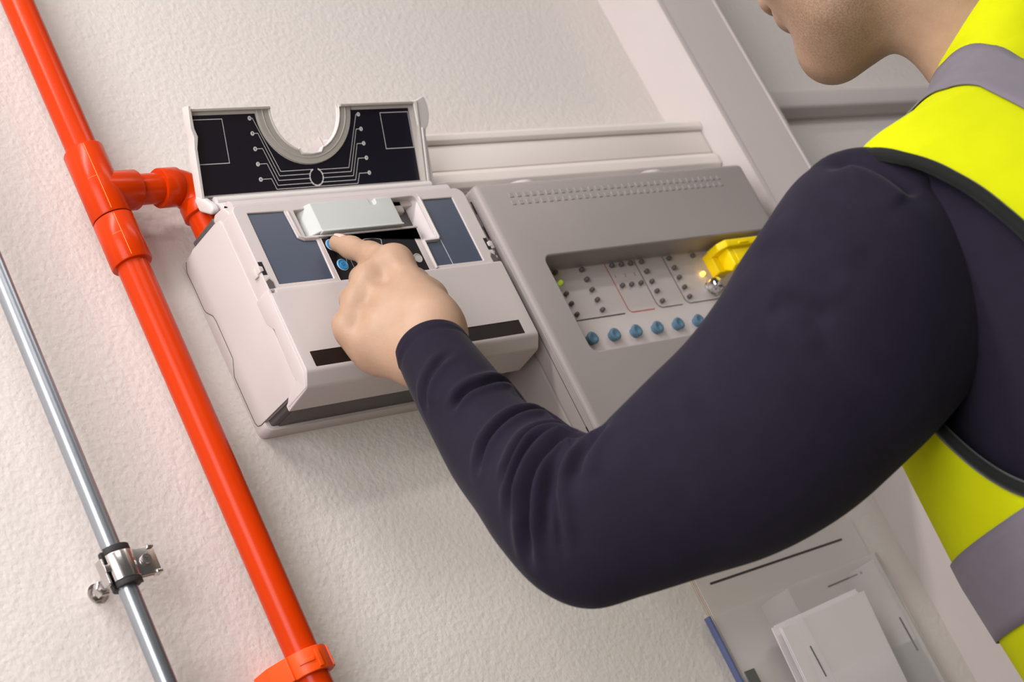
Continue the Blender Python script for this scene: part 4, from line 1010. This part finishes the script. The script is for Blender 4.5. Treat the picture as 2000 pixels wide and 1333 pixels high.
SLV = [((0.8709, -0.1527, 1.4738), (0.9087, -0.1927, 1.4746), 1.12),
       ((0.8591, -0.1661, 1.4235), (0.8963, -0.2139, 1.4430), 1.06),
       ((0.8451, -0.1828, 1.3756), (0.8872, -0.2366, 1.3970), 0.95),
       ((0.8335, -0.2033, 1.3307), (0.8788, -0.2655, 1.3632), 0.92),
       ((0.8250, -0.2222, 1.2917), (0.8679, -0.2906, 1.3432), 0.85),
       ((0.8244, -0.2422, 1.2536), (0.8540, -0.3093, 1.3330), 0.72),
       ((0.8356, -0.2599, 1.2334), (0.8502, -0.3195, 1.3308), 0.68),
       ((0.8568, -0.2862, 1.2257), (0.8564, -0.3357, 1.3354), 0.68),
       ((0.8852, -0.3157, 1.2185), (0.8743, -0.3620, 1.3453), 0.7),
       ((0.9128, -0.3464, 1.2123), (0.8927, -0.3903, 1.3550), 0.72),
       ((0.9411, -0.3764, 1.2131), (0.9114, -0.4165, 1.3698), 0.74),
       ((0.9691, -0.4013, 1.2202), (0.9318, -0.4390, 1.3888), 0.74),
       ((0.9980, -0.4298, 1.2328), (0.9549, -0.4640, 1.4074), 0.74),
       ((1.0352, -0.4464, 1.2503), (0.9896, -0.4773, 1.4232), 0.72),
       ((1.0912, -0.4561, 1.2763), (1.0470, -0.4793, 1.4289), 0.7),
       ((1.1648, -0.4478, 1.3053), (1.1294, -0.4637, 1.4218), 0.66)]
NA = 288
G = loft(SLV, 28, NA)
N_ = grid_normals(G)
FOLDS = [(0.006, 0.0029, [(0.8392, -0.2173, 1.4077), (0.8487, -0.2255, 1.4150), (0.8662, -0.2333, 1.4162), (0.8901, -0.2286, 1.4120), (0.8849, -0.2406, 1.3928)]),
         (0.008, 0.0031, [(0.8163, -0.2376, 1.3520), (0.8265, -0.2482, 1.3670), (0.8411, -0.2567, 1.3754), (0.8614, -0.2612, 1.3775), (0.8765, -0.2612, 1.3713), (0.8682, -0.2819, 1.3525)]),
         (0.0055, 0.0029, [(0.8084, -0.2630, 1.3307), (0.8176, -0.2708, 1.3431), (0.8344, -0.2767, 1.3551), (0.8506, -0.2820, 1.3564), (0.8678, -0.2856, 1.3488)]),
         (0.007, 0.0032, [(0.8014, -0.2613, 1.3078), (0.8073, -0.2715, 1.3241), (0.8173, -0.2793, 1.3370), (0.8320, -0.2863, 1.3461), (0.8455, -0.2950, 1.3445), (0.8491, -0.3070, 1.3357)]),
         (0.0095, 0.004, [(0.8006, -0.2609, 1.2749), (0.8002, -0.2770, 1.2973), (0.8077, -0.2867, 1.3165), (0.8206, -0.2960, 1.3299), (0.8374, -0.3041, 1.3361), (0.8447, -0.3148, 1.3311)]),
         (0.0055, 0.0035, [(0.8008, -0.2848, 1.2766), (0.8030, -0.2929, 1.2955), (0.8106, -0.3000, 1.3129), (0.8226, -0.3052, 1.3262), (0.8358, -0.3108, 1.3315)]),
         (0.0045, 0.0035, [(0.8035, -0.2897, 1.2681), (0.8042, -0.2984, 1.2897), (0.8095, -0.3029, 1.3070), (0.8216, -0.3095, 1.3221), (0.8377, -0.3156, 1.3292)]),
         (0.004, 0.0045, [(0.8154, -0.3171, 1.3032), (0.8224, -0.3196, 1.3143), (0.8334, -0.3251, 1.3229), (0.8465, -0.3342, 1.3301)]),
         (0.0035, 0.003, [(0.8412, -0.1902, 1.4221), (0.8436, -0.1960, 1.4352), (0.8502, -0.2061, 1.4449), (0.8657, -0.2149, 1.4517)]),
         (0.003, 0.01, [(0.9238, -0.4529, 1.3824), (0.9171, -0.4700, 1.3675), (0.9177, -0.4853, 1.3459), (0.9222, -0.4922, 1.3257)]),
         (0.006, 0.0085, [(0.9746, -0.4905, 1.4125), (0.9898, -0.5005, 1.4119), (0.9951, -0.5132, 1.3987), (0.9983, -0.5230, 1.3770), (1.0003, -0.5256, 1.3666)]),
         (0.0025, 0.008, [(0.8981, -0.4533, 1.3396), (0.9048, -0.4673, 1.3300), (0.9135, -0.4804, 1.3093)])]
def seg_dist(P, a, b):
    d = b - a; t = np.clip(((P - a) @ d)/(d @ d), 0, 1); q = P - a - t[..., None]*d
    return np.linalg.norm(q, axis=-1), t
disp = np.zeros(G.shape[:2])
arc_len = np.concatenate([[0], np.cumsum(np.linalg.norm(np.diff(G.mean(1), axis=0), axis=1))])
for depth, width, pts in FOLDS:
    pts = catmull(pts, 5); best = np.full(G.shape[:2], 9.0); tt = np.zeros(G.shape[:2])
    for i in range(len(pts)-1):
        d, t = seg_dist(G, pts[i], pts[i+1]); m = d < best
        best = np.where(m, d, best); tt = np.where(m, (i+t)/(len(pts)-1), tt)
    fade = np.clip(np.minimum(tt, 1-tt)*5 + .12, 0, 1)
    disp += fade*(-depth*np.exp(-(best/width)**2) + depth*.5*np.exp(-((best - width*2.1)/(width*1.3))**2))
rs = np.random.RandomState(5)
for _ in range(26):                # soft waviness of the cloth
    c = G.reshape(-1, 3)[rs.randint(G.shape[0]*G.shape[1])]; r = rs.uniform(.02, .05)
    disp += rs.uniform(-.0012, .0012)*np.exp(-((np.linalg.norm(G - c, axis=2)/r)**2))
hem = arc_len[:, None]
disp += -.0009*np.exp(-((hem - .0085)/.0009)**2) - .0006*np.exp(-((hem - .0115)/.0007)**2) + .0006*(hem < .0085)
G2 = G + N_*disp[:, :, None]
inner = [G2[0] - (G2[0]-G2[0].mean(0))*.05, G2[0] - (G2[0]-G2[0].mean(0))*.07 + (G2[6]-G2[0])*.9]      # turned-in cuff edge
Gs = np.concatenate([np.stack(inner[::-1]), G2]); 
sv = [Gs.reshape(-1, 3)]; sf = [grid_faces(Gs.shape[0], NA)]
def add_grid(Gx):
    off = sum(len(v) for v in sv); sv.append(Gx.reshape(-1, 3)); sf.append(grid_faces(Gx.shape[0], Gx.shape[1]) + off)
def trunk_ring(z, off=0.0, n=96):
    zs = [.78, .95, 1.05, 1.15, 1.25, 1.33, 1.365, 1.395, 1.423, 1.438, 1.460, 1.488, 1.525]
    aa = [.195, .198, .200, .204, .206, .208, .208, .204, .188, .136, .098, .074, .061]
    bf = [.170, .190, .210, .215, .205, .165, .130, .090, .062, .050, .048, .052, .058]
    bb = [.145, .140, .138, .140, .135, .116, .099, .080, .062, .055, .055, .058, .060]
    cy = [0, 0, 0, 0, 0, 0, 0, 0, 0, .002, .004, .006, .010]
    a = np.interp(z, zs, aa) + off; f = np.interp(z, zs, bf) + off; b = np.interp(z, zs, bb) + off; c = np.interp(z, zs, cy); cx = np.interp(z, [1.42, 1.440, 1.460, 1.488, 1.525], [0, .005, .016, .028, .040])
    th = np.linspace(0, 2*PI, n, endpoint=False)
    cs, sn = np.cos(th), np.sin(th)
    return np.stack([TX + cx + a*np.sign(cs)*np.abs(cs)**.86, TY + c + np.where(sn > 0, f, b)*np.sign(sn)*np.abs(sn)**.86, np.full(n, z)], 1)
add_grid(rot(np.stack([trunk_ring(z, -.016) for z in np.concatenate([np.linspace(.86, 1.38, 30), np.linspace(1.385, 1.515, 24)])])))
# right sleeve
rs_st = []
for P, r in ((WR_ + np.array((.003, -.01, .02)), .034), (ER_*.5 + WR_*.5, .046), (ER_, .054), (ER_*.5 + SR_*.5, .062), (SR_, .070), (SR_ + np.array((-.06, 0, .01)), .060)):
    rs_st.append((P + np.array((0, r, 0)), P - np.array((0, r, 0)), .95))
add_grid(loft(rs_st, 8, 48))
shirt = link('shirt', mesh_np(np.concatenate(sv), np.concatenate(sf)), M_NAVY, person)
shirt['label'] = 'navy long-sleeved knit top'

# ---- hi-vis vest: a shell over the trunk with cut armholes
VZ = np.concatenate([np.linspace(.84, 1.37, 64), np.linspace(1.373, 1.520, 70)])
nA = 240
V0 = np.stack([trunk_ring(z, 0.0, nA) for z in VZ])
VN = grid_normals(V0)
vv = V0.reshape(-1, 3)
ff = grid_faces(len(VZ), nA)
ARM = (TY - 0.006, 1.288, 0.070, 0.129, 0.13)      # armhole ellipse on the flank: centre y, z, semi-axes, lean
def arm_in(P, s=1.0):
    y = P[..., 1] - ARM[0]; z = P[..., 2] - ARM[1]
    yy = y - ARM[4]*z
    return (yy/(ARM[2]*s))**2 + (z/(ARM[3]*s))**2
fc = vv[ff].mean(1)
keep = ~((arm_in(fc) < 1) & (np.abs(fc[:, 0] - TX) > .08))
ff = ff[keep]
# snap the ragged armhole border onto the ellipse
bd = np.zeros(len(vv), int); np.add.at(bd, ff.ravel(), 1)
vm_ = (arm_in(vv) < 1.0) & (np.abs(vv[:, 0] - TX) > .08) & (bd > 0)
for i in np.where(vm_)[0]:
    p = vv[i]; s = math.sqrt(max(arm_in(p), 1e-6)); z = (p[2]-ARM[1])/s + ARM[1]; y = ((p[1]-ARM[0]) - ARM[4]*(p[2]-ARM[1]))/s + ARM[4]*(z-ARM[1]) + ARM[0]
    vv[i, 1] += (y - p[1]); vv[i, 2] += (z - p[2])
vest = link('vest', mesh_np(rot(vv), ff), M_HIVIS, person)
vest['label'] = 'fluorescent yellow vest with grey reflective bands'
so = vest.modifiers.new('cloth', 'SOLIDIFY'); so.thickness = .002; so.offset = -1
def strip_mesh(Gp, lift):
    """a tape lying on the vest: grid of points lifted along the vest normal"""
    du = np.gradient(Gp, axis=0); dv = np.gradient(Gp, axis=1)
    n = np.cross(du, dv); n /= np.linalg.norm(n, axis=2)[:, :, None] + 1e-12
    c = np.array((TX, TY, 1.25)); s = np.sign(((Gp - c)*n).sum(2)).mean()
    Gp = Gp + n*np.sign(s)*lift
    return mesh_np(rot(Gp.reshape(-1, 3)), grid_faces(Gp.shape[0], Gp.shape[1], False))
def surf(dx, q, front):
    """point on the vest above offset dx; q=0 at the shoulder crest, q=1 low down"""
    zs = np.linspace(1.30, 1.522, 60)
    ext = np.array([(lambda R: (R[:, 0].max() - TX) if dx > 0 else (TX - R[:, 0].min()))(trunk_ring(z, 0, 180)) for z in zs])
    crest = np.interp(-abs(dx), -ext, zs)
    z = crest - (crest - (1.165 if not front else 1.165))*q*q
    R = trunk_ring(z, 0, 720); th_side = R[1:360] if front else R[361:]
    o = np.argsort(th_side[:, 0]); 
    return np.array((TX + dx, np.interp(TX + dx, th_side[o, 0], th_side[o, 1]), z))
for s in (-1, 1):
    rows = []
    for dx in np.linspace(.062, .118, 9):
        path = [surf(s*dx, q, True) for q in np.linspace(1, 0.03, 40)] + [surf(s*dx, q, False) for q in np.linspace(0.03, 1, 40)]
        rows.append(path)
    b = link('reflective_band', strip_mesh(np.array(rows), .0016), M_SILVER, vest)
    bs = b.modifiers.new('t', 'SOLIDIFY'); bs.thickness = .0012; bs.offset = 0
for z0, z1 in ((1.105, 1.165), (.93, .985)):
    th_n = 241
    R = np.stack([trunk_ring(z, 0, 240) for z in np.linspace(z0, z1, 8)]); R = np.concatenate([R, R[:, :1]], 1)
    b = link('reflective_band', strip_mesh(R, .0016), M_SILVER, vest)
    bs = b.modifiers.new('t', 'SOLIDIFY'); bs.thickness = .0012; bs.offset = 0
# black binding round the armholes and the collar
for s in (-1, 1):
    loop = []
    for t in np.linspace(0, 2*PI, 120, endpoint=False):
        z = ARM[1] + ARM[3]*math.sin(t); y = ARM[0] + ARM[2]*math.cos(t) + ARM[4]*(z - ARM[1])
        R = trunk_ring(min(z, 1.520), 0, 720); sel = R[(R[:, 0] - TX)*s > 0]; o = np.argsort(sel[:, 1])
        loop.append((float(np.interp(y, sel[o, 1], sel[o, 0])) + s*.001, float(np.clip(y, sel[o[0], 1], sel[o[-1], 1])), z))
    loop.append(loop[0])
    L_ = np.array(loop); nrm = L_ - np.array((TX, TY, 1.2)); nrm[:, 2] *= .3; nrm /= np.linalg.norm(nrm, axis=1)[:, None]
    tg = np.gradient(L_, axis=0); tg /= np.linalg.norm(tg, axis=1)[:, None]; wd = np.cross(tg, nrm)
    ring = []
    for u, v in ((-.0045, -.0025), (-.0045, .0020), (0, .0030), (.0045, .0020), (.0045, -.0025)): ring.append(L_ + wd*u + nrm*v)
    Gb = np.stack(ring, 1)
    link('armhole_binding', mesh_np(rot(Gb.reshape(-1, 3)), grid_faces(len(L_), 5)), M_BIND, vest)
cr = rot(trunk_ring(1.5205, .0005, 64))
link('collar_binding', tube_mesh([tuple(p) for p in cr] + [tuple(cr[0])], .0025, 10), M_BIND, vest)
# ---- trousers and shoes, below the frame
tv = Field()
for s in (-1, 1):
    tv.chain([(TX + s*.085, TY, .90), (TX + s*.095, TY + .02, .50), (TX + s*.10, TY - .01, .09)], [.098, .075, .062], .03)
tv.ell((TX, TY, .90), (.180, .125, .13), None, .04)
TVv, TVf = tv.mesh(0.010)
link('trousers', mesh_np(TVv, TVf), M_TROUS, person)
for s in (-1, 1):
    sf_ = Field(); sf_.chain([(TX + s*.10, TY - .05, .048), (TX + s*.11, TY + .12, .042), (TX + s*.115, TY + .17, .036)], [.045, .045, .034], .02)
    sf_.cap((TX + s*.10, TY - .02, .05), (TX + s*.10, TY - .02, .10), .044, .050, .02)
    SV, SF = sf_.mesh(0.007); SV[:, 2] = np.maximum(SV[:, 2], 0.001)
    link('shoe', mesh_np(SV, SF), M_SHOE, person)
